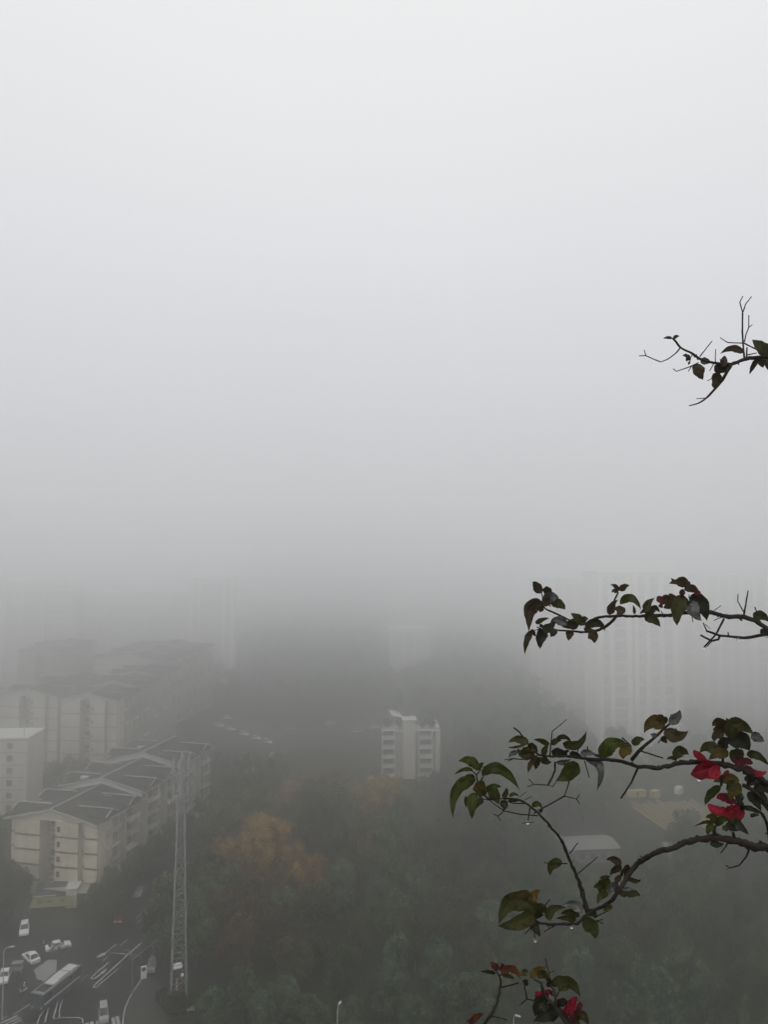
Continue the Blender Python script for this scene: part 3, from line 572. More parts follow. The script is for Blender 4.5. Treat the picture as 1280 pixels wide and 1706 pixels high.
def lamp(bp, hgt, ang, reach, label, up=.35):
    t = empty('street_lamp', bp, ang, label, 'street lamp'); MB().tube([(0,0,0),(0,0,hgt*.5),(0,0,hgt-.3)],[.12,.09,.07]).build('pole', M_pole, t)
    MB().tube([(0,0,hgt-.35),(reach*.4,0,hgt+up*.4),(reach,0,hgt+up*.6)],.05).build('arm', M_pole, t); MB().box(reach-.15,reach+.6,-.16,.16,hgt+up*.5,hgt+up*.5+.16).build('lamp_head', M_pole, t, bevel=.04)
    MB().box(-.16,.16,-.16,.16,0,.5).build('base', M_steel, t)
b = AT(562,1780,110); b.z = 0; lamp(b, 12.4, 1.2, .6, 'pale street lamp rising alone in front of the middle of the wood')
b = AT(857,1790,110); b.z = 0; lamp(b, 11.3, -.6, .4, 'pale street lamp partly showing below the lowest red branch')
b = G(3,1700); lamp(b, 11.2, .1, 1.0, 'thin street lamp at the junction beside the parked white cars')
p = G(329,1600); t = empty('utility_pole', p, -.5, 'wooden utility pole with a level crossarm between mast and wood', 'utility pole')
MB().tube([(0,0,0),(0,0,8.0)],[.14,.1]).build('pole', M_conc, t); MB().bar((-2.0,0,7.4),(2.0,0,7.4),.16).build('crossarm', M_steel, t)
for x in (-1.8,-.9,.9,1.8): MB().tube([(x,0,7.48),(x,0,7.8)],.07).build('insulator', M_white, t)
# ------------------------------------------------------------------ vehicles
def car(front, back, label, paint, kind='car', Ln=4.5, Wd=1.8, group=None, z=.012):
    a, b = G(*front), G(*back); c = (a+b)/2; d = a-b; ang = math.atan2(d.y,d.x)
    t = empty({'car':'parked_car','van':'van','suv':'parked_car'}[kind], (c.x,c.y,z+hill(c.x,c.y)), ang, label, 'van' if kind == 'van' else 'car', group)
    h = Ln/2; w = Wd/2
    def shell(rows):
        mb = MB()
        n = len(rows[0]); vs = [v for r in rows for v in r]
        fs = [(i*n+j, i*n+j+1, (i+1)*n+j+1, (i+1)*n+j) for i in range(len(rows)-1) for j in range(n-1)]; fs += [tuple(range(n-1,-1,-1)), tuple((len(rows)-1)*n+j for j in range(n))]
        return mb.add(vs, fs)
    if kind == 'van': prof = [(-h,.9,1.0),(-h+.15,1.0,1.1),(-.2,1.05,1.15),(h-.9,1.0,1.1),(h-.2,.9,.95),(h,.65,.7)]; top = 1.95; roof = (-h+.1,-h+.25,h-1.5,h-.75)
    else: prof = [(-h,.72,.8),(-h+.25,.86,.92),(-h*.5,.93,.96),(h*.35,.92,.95),(h*.75,.8,.84),(h-.1,.66,.7),(h,.5,.55)]; top = 1.45 if kind == 'car' else 1.65; roof = (-h*.78,-h*.45,h*.1,h*.45) if kind == 'car' else (-h*.96,-h*.8,h*.1,h*.42)
    rows = []
    for i, (x, zs, zt) in enumerate(prof):
        q = w*(.9 if i in (0,len(prof)-1) else 1.0)
        rows.append([(x,-q*.93,.28),(x,-q,.5),(x,-q*.98,zs-.05),(x,-q*.86,zt),(x,0,zt+.03),(x,q*.86,zt),(x,q*.98,zs-.05),(x,q,.5),(x,q*.93,.28)])
    shell(rows).build('body', paint, t, smooth=False)
    x0,x1,x2,x3 = roof; zb = prof[2][1]-.02
    q0, q1 = w*.9, w*.72
    mb = MB(); mb.add([(x0,-q0,zb),(x3,-q0,zb),(x3,q0,zb),(x0,q0,zb),(x1,-q1,top),(x2,-q1,top),(x2,q1,top),(x1,q1,top)], [(0,1,5,4),(1,2,6,5),(2,3,7,6),(3,0,4,7),(4,5,6,7)])
    mb.build('cabin', paint, t)
    def lerp(a,b,f): return Vector(a)*(1-f)+Vector(b)*f
    def pane(nm, A, B, Cc, D, off):
        ce = (Vector(A)+Vector(B)+Vector(Cc)+Vector(D))/4; vs = [ce+(Vector(v)-ce)*.86+Vector(off) for v in (A,B,Cc,D)]
        MB().add(vs, [(0,1,2,3)]).build(nm, M_glass, t, recalc=False)
    pane('windscreen',(x3,-q0,zb),(x3,q0,zb),(x2,q1,top),(x2,-q1,top),(.03,0,.03)); pane('rear_window',(x0,q0,zb),(x0,-q0,zb),(x1,-q1,top),(x1,q1,top),(-.03,0,.02))
    pane('side_window',(x0,-q0,zb),(x3,-q0,zb),(x2,-q1,top),(x1,-q1,top),(0,-.03,.02)); pane('side_window',(x3,q0,zb),(x0,q0,zb),(x1,q1,top),(x2,q1,top),(0,.03,.02))
    for x in (-h*.6,h*.62):
        for s in (-1,1): 
            wh = MB().tube([(x,s*(w-.2),.32),(x,s*(w+.01),.32)],.32,14).build('wheel', M_tyre, t); MB().tube([(x,s*(w+.01),.32),(x,s*(w+.025),.32)],.18,10).build('rim', M_pole, wh)
    for s in (-1,1):
        MB().box(h-.16,h+.012,s*w*.6-.18,s*w*.6+.18,.52,.66).build('headlight', M_lamp, t); MB().box(-h-.012,-h+.1,s*w*.62-.16,s*w*.62+.16,.62,.76).build('tail_light', M_carr, t)
    return t
car((39,1564),(41,1542),'white car with dark roof glass, alone on the forecourt below the yellow sheet', M_carw, 'suv')
car((113,1577),(80,1585),'white saloon crosswise on the junction beside pedestrians', M_carw)
car((43,1592),(60,1608),'white saloon with black sunroof just above the grey traffic island', M_carw)
car((3,1642),(11,1621),'white saloon cut off by the photo edge next to the thin street lamp', M_carw)
car((250,1624),(262,1600),'dark grey van parked under roadside trees by the pavement corner', M_carg, 'van', 4.8, 1.8)
pk = car((173,1712),(171,1682),'small dull white van driving over the zebra crossing at the photo bottom', mat('dull_white_paint',(.38,.38,.37),.4), 'van', 3.9, 1.55)
car((196,1540),(206,1524),'small dim car with reddish lights far along the road', M_carr)
car((228,1496),(238,1484),'faint grey car farthest up the tree lined road', M_carg)
CP = 'cars parked in the fogged car park beyond the wood'
row = [(366,1211,0),(385,1217,0),(407,1225,0),(427,1232,0),(446,1238,0),(379,1198,0)]
labs = ['faint parked car heading the fogged row beyond the cream block','white parked car second in the fogged row beyond the cream block','white parked car in the middle of the fogged row','white parked car before last in the fogged row','white parked car last and brightest of the fogged row','very faint car parked behind the head of the fogged row']
for (px,py,a),lb in zip(row,labs):
    p = G(px,py); dx = math.cos(-.35)*6; car((px+8,py+1.5),(px-8,py-1.5), lb, M_carw, 'suv', 4.1, 1.9, group=CP)
for px,py,lb,m_ in ((597,1220,'white parked car in the clearing left of the stepped building',M_carw),(625,1214,'pale long car closest to the stepped building',M_carw),(551,1207,'lone white car in the middle of the fogged car park',M_carw),(484,1216,'grey car between the fogged row and the lone white car',M_carg),(458,1262,'pale car half hidden by trees below the fogged row',M_carw),(455,1305,'pale car glimpsed between dark tree crowns',M_carw)):
    car((px+8,py-1),(px-8,py+1), lb, m_, 'suv', group=CP)
struct('car_park', MB().prism(gpoly([(350,1205),(480,1196),(640,1196),(650,1232),(560,1232),(470,1258),(360,1235)]), -.05, .05), M_pave)
# bus
fl, fr_, rr_, rl = [G(x,y,3.05) for x,y in ((56.2,1650.6),(72,1655.6),(130.6,1610),(114.4,1605.6))]
cf, cb = (fl+fr_)/2, (rr_+rl)/2; d = cf-cb; LB = max(9.4, d.length); ang = math.atan2(d.y,d.x); c = (cf+cb)/2
t = empty('city_bus', (c.x,c.y,.012), ang, 'long city bus with pale panelled roof and teal sides turning at the junction', 'bus'); h = LB/2; w = 1.25
MB().box(-h,h,-w,w,.32,1.5).build('lower_body', M_teal, t, bevel=.1); MB().box(-h+.02,h-.02,-w+.03,w-.03,1.5,2.82).build('upper_body', M_card, t, bevel=.05)
MB().box(-h,h,-w,w,2.82,3.05).build('roof', M_busroof, t, bevel=.08)
for x0,x1,zt,m_ in ((-h+.5,-h+2.4,3.22,M_white),(-h+2.8,-h+5.0,3.32,M_white),(.2,1.9,3.16,M_white),(h-2.6,h-.6,3.12,M_roof)): MB().box(x0,x1,-w*.72,w*.72,3.04,zt).build('roof_unit', m_, t, bevel=.05)
for s in (-1,1):
    mb = MB()
    for k in range(6):
        x0 = -h+.4+k*(LB-1)/6; MB().box(x0,x0+(LB-1)/6-.18,s*(w-.02)-.012,s*(w-.02)+.012,1.62,2.6).build('side_window', M_glass, t)
    MB().box(-h+.2,h-.2,s*(w+.005)-.012,s*(w+.005)+.012,1.15,1.42).build('side_stripe', M_white, t)
    for x in (-h*.55,h*.6): MB().tube([(x,s*(w-.25),.48),(x,s*(w+.015),.48)],.48,16).build('wheel', M_tyre, t)
    MB().box(h-.02,h+.03,s*.85-.2,s*.85+.2,.7,.9).build('headlight', M_lamp, t)
MB().box(h-.03,h+.015,-w+.15,w-.15,1.45,2.72).build('windscreen', M_glass, t, bevel=.02)
# pedestrians and scooter
def skinfig(name, verts, edges, rad, m, parent=None, lvl=1):
    me = bpy.data.meshes.new(name); me.from_pydata(verts, edges, []); o = bpy.data.objects.new(name, me); C.objects.link(o)
    o.modifiers.new('skin','SKIN')
    for i, v in enumerate(me.skin_vertices[0].data): v.radius = (rad[i],rad[i]); v.use_root = (i == 0)
    s = o.modifiers.new('sub','SUBSURF'); s.levels = s.render_levels = lvl; me.materials.append(m)
    if parent: o.parent = parent
    return o
def person(loc, rz, label, shirt, seated=False, name='person', step=.14):
    t = empty(name, loc, rz, label, 'person')
    V = [(0,0,.95),(0,0,1.2),(0,0,1.42),(0,0,1.53),(0,.02,1.66),(.19,0,1.40),(.25,.02,1.13),(.23,.12,.9),(-.19,0,1.40),(-.25,-.02,1.13),(-.23,.06,.88),(.1,0,.88),(.11,step,.48),(.11,step*.4,.08),(.11,step*.4+.14,.04),(-.1,0,.88),(-.11,-step*.4,.48),(-.11,-step*1.6,.09),(-.11,-step*1.6+.14,.04)]
    E = [(0,1),(1,2),(2,3),(3,4),(2,5),(5,6),(6,7),(2,8),(8,9),(9,10),(0,11),(11,12),(12,13),(13,14),(0,15),(15,16),(16,17),(17,18)]
    if seated: 
        for i, (x,y,z) in {12:(.14,.42,.82),13:(.14,.4,.42),14:(.14,.52,.36),16:(-.14,.42,.82),17:(-.14,.4,.42),18:(-.14,.52,.36),7:(.26,.42,1.12),10:(-.26,.42,1.12)}.items(): V[i] = (x,y,z)
    r_ = [.15,.13,.15,.06,.1,.065,.05,.04,.065,.05,.04,.09,.065,.05,.04,.09,.065,.05,.04]
    skinfig('body', V, E, r_, M_trouser, t)
    skinfig('shirt', [(0,0,1.0),(0,0,1.2),(0,0,1.43),(.19,0,1.41),(.24,.015,1.18),(-.19,0,1.41),(-.24,-.015,1.18)], [(0,1),(1,2),(2,3),(3,4),(2,5),(5,6)], [.175,.16,.17,.085,.065,.085,.065], shirt, t)
    MB().ball((0,.02,1.68),.125,10,8,1.2).build('head', M_skin, t, smooth=True); MB().ball((0,-.015,1.735),.128,10,8,1.0).build('hair', M_card, t, smooth=True); return t
for px,py,lb,s,rz in ((72,1581,'pedestrian in pale top walking beside the crosswise white saloon',M_cloth[0],2.0),(88,1588,'pedestrian in white top in front of the crosswise white saloon',M_cloth[0],.5),(98,1587,'pedestrian in grey white top nearest the tail of the crosswise saloon',M_cloth[0],3.6),(150,1577,'lone pedestrian in grey on the open road between saloon and road arrow',M_cloth[1],1.2)):
    person(G(px,py,.02), rz, lb, s)
p = G(37,1655); t = empty('motor_scooter', (p.x,p.y,.012), 2.4, 'small motor scooter with rider crossing in front of the bus', 'scooter')
mb = MB(); mb.extr_x([(-.75,.5),(-.2,.35),(.35,.3),(.5,.8),(.4,.85),(.28,.42),(-.1,.5),(-.15,.78),(-.75,.82)], -.16, .16); mb.build('body', M_carw, t, bevel=.03)
for y in (-.55,.62): MB().tube([(-.06,y,.25),(.06,y,.25)],.25,14).build('wheel', M_tyre, t)
MB().tube([(-.32,.42,1.0),(.32,.42,1.0)],.03).build('handlebar', M_steel, t); MB().box(-.15,.15,-.7,-.05,.80,.9).build('seat', M_card, t, bevel=.03)
rd = person((p.x+.25,p.y+.1,-.02), 2.4, 'scooter rider in white seated on the small motor scooter', M_cloth[0], True)
for o in rd.children:
    if o.name.startswith('hair'): o.name = 'helmet'; o.data.materials[0] = M_carw
# handcart / cabinet and small annexes
p = G(28.5,1623); t = empty('food_cart', p, .1, 'grey covered food cart on legs between two white saloons', 'cart'); MB().box(-.85,.85,-.5,.5,.7,1.0).build('tray', M_conc, t); MB().box(-.95,.95,-.6,.6,2.0,2.1).build('canopy', M_conc, t, bevel=.02)
for x in (-.8,.8):
    for y in (-.45,.45): MB().bar((x,y,0),(x,y,2.0),.08).build('leg', M_steel, t)
p = G(92,1512); t = empty('market_shed', p, .16, 'low shed with a blue sheet roof at the corner of the cream block', 'shed')
MB().box(-4.2,3.8,.4,4.2,0,2.6).build('wall', M_conc, t); mb = MB(); mb.add([(-4.6,-.4,2.65),(4.1,-.4,2.65),(4.1,4.5,3.6),(-4.6,4.5,3.6)], [(0,1,2,3)]); o = mb.build('roof', M_blue, t); o.modifiers.new('s','SOLIDIFY').thickness = .1
mb = MB(); mb.bar((-4.6,-.45,2.7),(.2,-.45,2.7),.16); mb.build('gutter', M_white, t); MB().box(2.2,4.4,-.8,2.6,0,3.9).build('end_kiosk', M_wall, t); MB().box(2.0,4.6,-1.0,2.8,3.9,4.1).build('kiosk_roof', M_white, t)
p = G(82,1530); t = empty('yellow_canopy', p, .16, 'dull yellow sheet canopy with three dark marks over the forecourt', 'canopy')
mb = MB(); mb.add([(-4.1,-.2,2.4),(4.1,-.2,2.4),(4.1,2.6,3.2),(-4.1,2.6,3.2)], [(0,1,2,3)]); o = mb.build('sheet', M_yellow, t); o.modifiers.new('s','SOLIDIFY').thickness = .08
for x in (-2.3,-.4,2.2):
    mb = MB(); mb.add([(x-.5,.9,2.78),(x+.5,.9,2.78),(x+.4,1.5,2.95),(x-.3,1.4,2.92)], [(0,1,2,3)]); o = mb.build('dark_patch', M_roof, t); o.modifiers.new('s','SOLIDIFY').thickness = .05; o.location.z = .08
for x in (-3.9,3.9):
    for y,z in ((0,2.4),(2.4,3.1)): MB().bar((x,y,0),(x,y,z),.1).build('post', M_steel, t)
# works yard
GR = 'long timber rows stacked in the works yard'
for i in range(15):
    f = i/14; a = G(1040+f*105, 1338-f*8); b = G(1150+f*95, 1410-f*18); a += (b-a)*R.uniform(0,.16); b -= (b-a)*R.uniform(0,.2)
    t = tag(MB().bar(a+Vector((0,0,.5)), b+Vector((0,0,.5)), .26 if i%3 else .4, .35).build('timber_stack', M_timber), 'long pale timber stack, one of the parallel rows in the works yard', 'timber stack', GR)
for i, (px, py, m_, lb) in enumerate(((1052,1328,M_timber,'small tan crate stack at the far corner of the works yard'),(1068,1327,M_timber,'tan crate stack second along the far edge of the works yard'),(1092,1328,M_timber,'wide tan crate stack in the middle of the yard edge'),(1132,1322,M_carw,'small white cabin box behind the timber rows'))):
    p = G(px,py); t = empty('crate_stack' if m_ is M_timber else 'site_box', p, .3*i, lb, 'crate stack' if m_ is M_timber else 'site box')
    for k in range(3): MB().box(-1.4,1.4,-1.0,1.0,.05+.7*k,.66+.7*k).build('crate', m_, t, bevel=.05)
def shed(pa, pb, dep, h, label, roofm=M_conc, wallm=M_conc):
    a, b = G(*pa), G(*pb); d = b-a; Ln = d.length; t = empty('long_shed', a, math.atan2(d.y,d.x), label, 'shed')
    MB().box(0,Ln,0,dep,0,h).build('wall', wallm, t); mb = MB(); mb.extr_x([(-.6,h+.02),(dep+.6,h+.02),(dep/2,h+.7)], -.5, Ln+.5); mb.build('roof', roofm, t)
    k = int(Ln/2.6)
    for i in range(k): MB().box(i*2.6+.6,i*2.6+1.9,-.05,.1,1.0,2.2).build('window', M_glass, t)
    return t
M_shroof = mat('pale_sheet_roof', (.22,.215,.21), .7, .15, .5)
shed((946,1440),(1032,1436),8,3.4,'long white shed with a pale sheet roof behind the bare branch fork', M_shroof)
shed((1118,1436),(1172,1438),7,1.9,'short pale roofed shed just above the thick lower branch', M_shroof)
shed((592,1412),(628,1414),4,2.8,'tiny pinkish hut roof among the crowns below the ochre tree', mat('pink_tile',(.20,.15,.135),.8), M_wallg)
# ------------------------------------------------------------------ flowering branches in front of the balcony
L_olive = leafmat('olive_leaf', (.020,.021,.006), (.040,.040,.011), (.045,.045,.018), spec=.14)  # leaf colours darkened to stand in for shade from an unbuilt facade behind
L_green = leafmat('fresh_green_leaf', (.022,.028,.006), (.044,.052,.011), (.05,.058,.02), spec=.14)
L_brown = leafmat('brown_tinted_leaf', (.022,.016,.008), (.040,.029,.013), (.042,.032,.02), spec=.12)
L_dark = leafmat('dark_glossy_leaf', (.010,.011,.006), (.022,.023,.011), (.03,.03,.017), .32, spec=.2)
L_grey = leafmat('wet_grey_sheen_leaf', (.025,.027,.024), (.05,.052,.048), (.06,.06,.055), .2, .25, .6)  # sky sheen partly put into the grey base colour, besides real gloss
L_rust = leafmat('rust_leaf', (.045,.015,.010), (.080,.028,.012), (.08,.035,.02), spec=.12)
L_gold = leafmat('yellowing_leaf', (.042,.032,.007), (.075,.056,.013), (.08,.06,.02), spec=.12)
L_red = leafmat('red_bract', (.165,.011,.020), (.29,.026,.044), (.31,.05,.065), .55, .5, .08)
L_pink = leafmat('dull_pink_bract', (.06,.014,.016), (.11,.025,.03), (.12,.04,.045), .55, .4, .08)
LM = dict(o=L_olive, g=L_green, b=L_brown, d=L_dark, w=L_grey, r=L_rust, y=L_gold, R=L_red, P=L_pink)
M_stem = mat('dark_shaded_bark', (.008,.006,.005), .6, col2=(.024,.018,.014), scale=90, bump=.5, bscale=260, spec=.12)  # bark near black in colour to stand in for that same shade
M_twig = mat('brown_twig_bark', (.009,.007,.005), .6, col2=(.024,.017,.013), scale=120, bump=.3, bscale=300, spec=.1)
M_drop = bpy.data.materials.new('water'); M_drop.use_nodes = True; b_ = M_drop.node_tree.nodes['Principled BSDF']; b_.inputs['Transmission Weight'].default_value = 1; b_.inputs['IOR'].default_value = 1.33; b_.inputs['Roughness'].default_value = .02
RB = random.Random(11)
PXS = lambda d: d/F
class Branch:
    def __init__(s, label, depth, slope, org):      # depth = metres to the branch where it enters; slope = metres per 1000 px towards its tip
        s.d0, s.sl = depth, slope; s.root = empty('bougainvillea_branch', s.P(*org), 0, label, 'flowering branch'); s.inv = s.root.location.copy()
        s.flower = None; s.n = 0
    def dep(s, x, y): return s.d0+s.sl*(1280-x)/1000+.018*math.sin(x*.021+y*.013)+.012*math.sin(x*.05-y*.04)
    def P(s, x, y, dz=0): return AT(x, y, s.dep(x,y)+dz)
    def frame(s, ox, oy, k): s.ox, s.oy, s.k = ox, oy, k; return s
    def px(s, p): return (s.ox+p[0]/s.k, s.oy+p[1]/s.k)
    def put(s, o, par=None):
        o.parent = par or s.root
        if not par:
            o.data.transform(Matrix.Translation(-s.inv))
        else: o.data.transform(Matrix.Translation(-s.inv))
        return o
    def tube(s, name, pts, r0, r1=None, m=None, smooth=True, knob=0, wob=0, n=8):
        r1 = r0 if r1 is None else r1; Q = [s.px(p) for p in pts]; out = []; rad = []
        if smooth and len(Q) > 2:
            E = [Q[0]]+Q+[Q[-1]]; k = len(Q)-1
            for i in range(k):
                a, b, c, d = E[i:i+4]; stp = max(2, int(math.dist(b,c)/5))
                for j in range(stp):
                    t = j/stp; f = lambda q: .5*((2*b[q])+(c[q]-a[q])*t+(2*a[q]-5*b[q]+4*c[q]-d[q])*t*t+(3*b[q]-a[q]-3*c[q]+d[q])*t**3)
                    out.append((f(0),f(1)))
            out.append(Q[-1])
        else:
            for a, b in zip(Q, Q[1:]):
                stp = max(2, int(math.dist(a,b)/6)); out += [(a[0]+(b[0]-a[0])*j/stp, a[1]+(b[1]-a[1])*j/stp) for j in range(stp)]
            out.append(Q[-1])
        P3 = []; N_ = len(out)
        dz = RB.uniform(-.006,.006)
        for i, (x, y) in enumerate(out):
            t = i/max(1,N_-1); pxr = (r0*(1-t)+r1*t)/s.k
            x += RB.gauss(0,.22)*pxr*(1 if knob else .35); y += RB.gauss(0,.22)*pxr*(1 if knob else .35)
            p = s.P(x, y, wob*math.sin(t*PI)*.05+dz); P3.append(p)
            rad.append(max(.0004, pxr*(p-CAMPOS).length/F*(1+(RB.uniform(-.13,.18) if knob else RB.uniform(-.08,.1)))))
        mb = MB().tube(P3, rad, n)
        if knob:                                  # leaf scars and nodes
            for i in range(2, N_-1, max(2, int(26/s.k*1.0)+2)):
                if RB.random() < .55:
                    u = (P3[min(i+1,N_-1)]-P3[i-1]).normalized(); q = Quaternion(u, RB.uniform(0,6.28))@u.orthogonal().normalized(); c = P3[i]+q*rad[i]*.7
                    mb.tube([c, c+(q+u*RB.uniform(-.5,.5))*rad[i]*.75, c+(q+u*RB.uniform(-.5,.5))*rad[i]*1.25], [rad[i]*.5, rad[i]*.38, rad[i]*.16], 6)
        return s.put(mb.build(name, m or M_stem, smooth=True))
    def stem(s, pts, r0, r1=None): return s.tube('stem', pts, r0, r1, knob=1, n=10)
    def twig(s, *pts, r=5, r1=None, curve=False): return s.tube('twig', pts, r, r1 or r*.75, M_twig, smooth=curve, n=6)
    def leaf(s, a, m, b, w, c='o', par=None, name='leaf', tilt=None, fold=None, lean=None):
        A, Mi, B = [Vector((*s.px(q),0)) for q in (a,m,b)]; W = w*1.12/s.k; Ct = 2*Mi-.5*(A+B)
        fold = RB.uniform(.15,.55) if fold is None else fold; lean = RB.uniform(-.5,.5) if lean is None else lean
        side = RB.uniform(-.25,.25); dz = RB.uniform(-.014,.014); nl, nw = 14, 6; vs = []; uv = []
        ph = RB.uniform(0,6.28); wav = RB.uniform(.02,.07)+(.07 if c in 'RP' else 0); fold += .3 if c in 'RP' else 0; Ln = (Mi-A).length+(B-Mi).length
        d1 = s.dep(*s.px(a)); sharp = RB.uniform(.55,.72) if c not in 'RP' else 1.0; bite = RB.uniform(.3,.85) if RB.random() < .12 else None
        for i in range(nl+1):
            t = i/nl; p = (1-t)**2*A+2*t*(1-t)*Ct+t*t*B; tg = (2*(1-t)*(Ct-A)+2*t*(B-Ct))
            if tg.length < 1e-6: tg = B-A
            nrm = Vector((-tg.y,tg.x,0)).normalized()
            prof = (math.sin(PI*min(1,t**sharp))**.8 if t < 1 else 0); prof = max(prof, .06 if t < .04 else 0)
            if t > .86 and c not in 'RP': prof *= .62+.38*(1-t)/.14
            for j in range(nw+1):
                v = j/nw*2-1; hw = W*.5*(prof if c not in 'RP' else max(0,prof)**.7*(1+.07*math.sin(t*23+ph*2)))*(1+side*(1 if v > 0 else -1)*.5)
                if bite and abs(t-bite) < .1 and v > .2: hw *= .72
                q = p+nrm*hw*v*(1+.06*math.sin(t*19+ph))
                dpx = -abs(v)*hw*fold + lean*(t-.5)*Ln*.9 + math.sin(t*PI)*Ln*.14*(1 if lean > 0 else -1) + wav*Ln*math.sin(t*11+v*2+ph)*abs(v) + v*hw*(tilt or 0)
                vs.append(AT(q.x, q.y, d1+dz+dpx*PXS(d1))); uv.append((t, (v+1)/2))
        fs = [(i*(nw+1)+j, i*(nw+1)+j+1, (i+1)*(nw+1)+j+1, (i+1)*(nw+1)+j) for i in range(nl) for j in range(nw)]
        me = bpy.data.meshes.new(name); me.from_pydata([tuple(v) for v in vs], [], fs); ul = me.uv_layers.new(name='UVMap')
        for lp in me.loops: ul.data[lp.index].uv = uv[lp.vertex_index]
        me.polygons.foreach_set('use_smooth', [True]*len(me.polygons)); me.materials.append(LM[c])
        o = bpy.data.objects.new(name, me); C.objects.link(o); return s.put(o, par)
    def leaves(s, rows):
        for r in rows: s.leaf(*r)
    def flower_(s, at, rows):
        e = s.leaf(*rows[0], name='flower'); e.name = 'flower'
        for r in rows[1:]: s.leaf(*r, par=e, name='bract')
        return e
    def drop(s, p, label, r=.0024):
        x, y = s.px(p); c = s.P(x, y)
        o = MB().ball((0,0,0), r, 12, 8, 1.15).build('water_drop', M_drop, smooth=True); o.location = c; tag(o, label, 'water drop')
# --- topmost branch
b = Branch('leafless tipped bougainvillea branch reaching into open sky, topmost of the branches', 1.52, .05, (1285,600)).frame(1050,480,5.565)
b.stem([(1420,630),(1290,640),(1200,642),(1060,660),(940,708),(900,702),(770,690),(690,672),(640,645),(590,608),(520,575),(470,550),(430,495),(395,465)], 19, 7)
b.twig((468,552),(440,590),(400,625),(345,662),(285,685), r=6, curve=True); b.twig((285,685),(150,627),(85,628), r=5); b.twig((150,625),(132,572), r=4)
b.twig((650,635),(765,490), r=5); b.twig((640,690),(560,728),(435,772),(402,748), r=5); b.twig((580,715),(543,772), r=4)
b.twig((1062,640),(1050,500),(1045,400),(1048,230), r=8, r1=6); b.twig((1048,230),(1022,130),(1050,75), r=5); b.twig((1048,230),(1075,150),(1130,78), r=5)
b.twig((1060,510),(910,505),(840,460), r=5); b.twig((1065,500),(1078,430),(1105,365),(1105,250), r=5); b.twig((1105,365),(1138,338), r=4); b.twig((1060,510),(1180,570),(1290,615), r=6); b.twig((1085,640),(1088,550), r=7); b.twig((1090,620),(1180,600), r=5)
b.tube('twig', [(940,712),(905,770),(880,820),(835,885),(790,935),(710,1020),(630,1070),(552,1090)], 15, 5, M_twig); b.twig((710,1020),(620,1025), r=4); b.twig((780,700),(740,770), r=4); b.twig((800,820),(720,860), r=4); b.twig((795,692),(795,640),(798,565), r=4); b.twig((588,612),(565,640),(556,700), r=5)
b.leaves([((1055,600),(950,555),(838,612),62,'b'),((880,625),(870,700),(835,650),60,'b'),((905,690),(850,735),(800,740),110,'b'),((880,700),(830,760),(835,808),90,'b'),((655,705),(648,770),(682,850),108,'b'),((845,800),(800,865),(788,938),102,'b'),((1290,612),(1215,545),(1135,478),112,'o'),((1195,655),(1150,720),(1110,802),45,'b'),((1225,650),(1225,695),(1240,738),70,'b'),((1275,650),(1278,700),(1290,770),60,'b'),((655,680),(705,680),(758,690),62,'w'),((560,640),(525,625),(488,625),34,'b'),((560,640),(540,655),(522,680),40,'b'),((395,465),(350,458),(310,468),26,'b'),((410,470),(430,450),(462,445),30,'b'),((600,610),(610,630),(625,610),30,'b'),((560,690),(550,695),(545,712),24,'b')])
# --- second branch
b = Branch('slender bougainvillea branch crossing the pale fog, second from the top', 1.44, .04, (1285,1045)).frame(860,950,6.095)
za2 = lambda *p: [((x/5.818+1060-860)*6.095, y/5.818*6.095) for x, y in p]
b.stem([(272,268),(275,350),(310,395),(400,435),(500,485),(600,530),(690,552),(760,512),(850,482),(1000,464)]+za2((0,447),(200,440),(340,438),(480,412),(620,402),(760,412),(880,447),(1050,455),(1160,490),(1290,580),(1400,640)), 7, 24)
b.tube('twig', [(1020,470),(960,535),(880,590),(800,620),(690,628),(560,618),(410,608),(270,600),(215,575)], 15, 6, M_twig); b.twig((270,600),(225,602),(190,612), r=6); b.twig((950,450),(1000,310),(1040,225), r=9, r1=8); b.twig((270,270),(262,225), r=6)
b.leaves([((255,235),(215,160),(168,117),86,'b'),((245,225),(215,212),(178,214),26,'b'),((290,240),(330,220),(365,235),95,'b'),((290,330),(360,280),(438,285),110,'w'),((300,370),(320,320),(400,320),100,'b'),((350,330),(440,345),(502,402),90,'o'),((278,375),(150,390),(135,630),140,'b'),((275,372),(190,355),(110,430),80,'b'),((165,615),(112,720),(92,855),62,'b'),((272,370),(255,400),(245,428),50,'b'),((155,600),(180,640),(205,672),40,'b'),((208,548),(250,508),(342,484),48,'o'),((240,572),(262,568),(276,590),42,'d'),((305,605),(255,690),(248,800),105,'d'),((392,590),(375,640),(352,676),72,'d'),((270,605),(340,575),(410,520),85,'d'),((520,560),(420,505),(345,560),85,'w'),((640,560),(560,555),(470,580),100,'b'),((555,612),(545,655),(533,718),76,'b'),((690,545),(630,490),(558,435),86,'o'),((640,545),(690,500),(738,495),76,'b'),((700,572),(830,540),(908,617),80,'o'),((690,590),(750,605),(832,620),42,'b'),((738,628),(790,670),(797,742),105,'b'),((1040,218),(1015,165),(960,147),42,'b'),((1032,228),(1000,205),(972,228),42,'b'),((1060,212),(1100,165),(1157,156),62,'b'),((965,452),(975,370),(1038,298),80,'b'),((1085,450),(1050,400),(1000,395),90,'b'),((1060,345),(1170,285),(1275,400),80,'o'),((1205,445),(1205,400),(1190,350),30,'o')])
b.frame(1060,950,5.818)
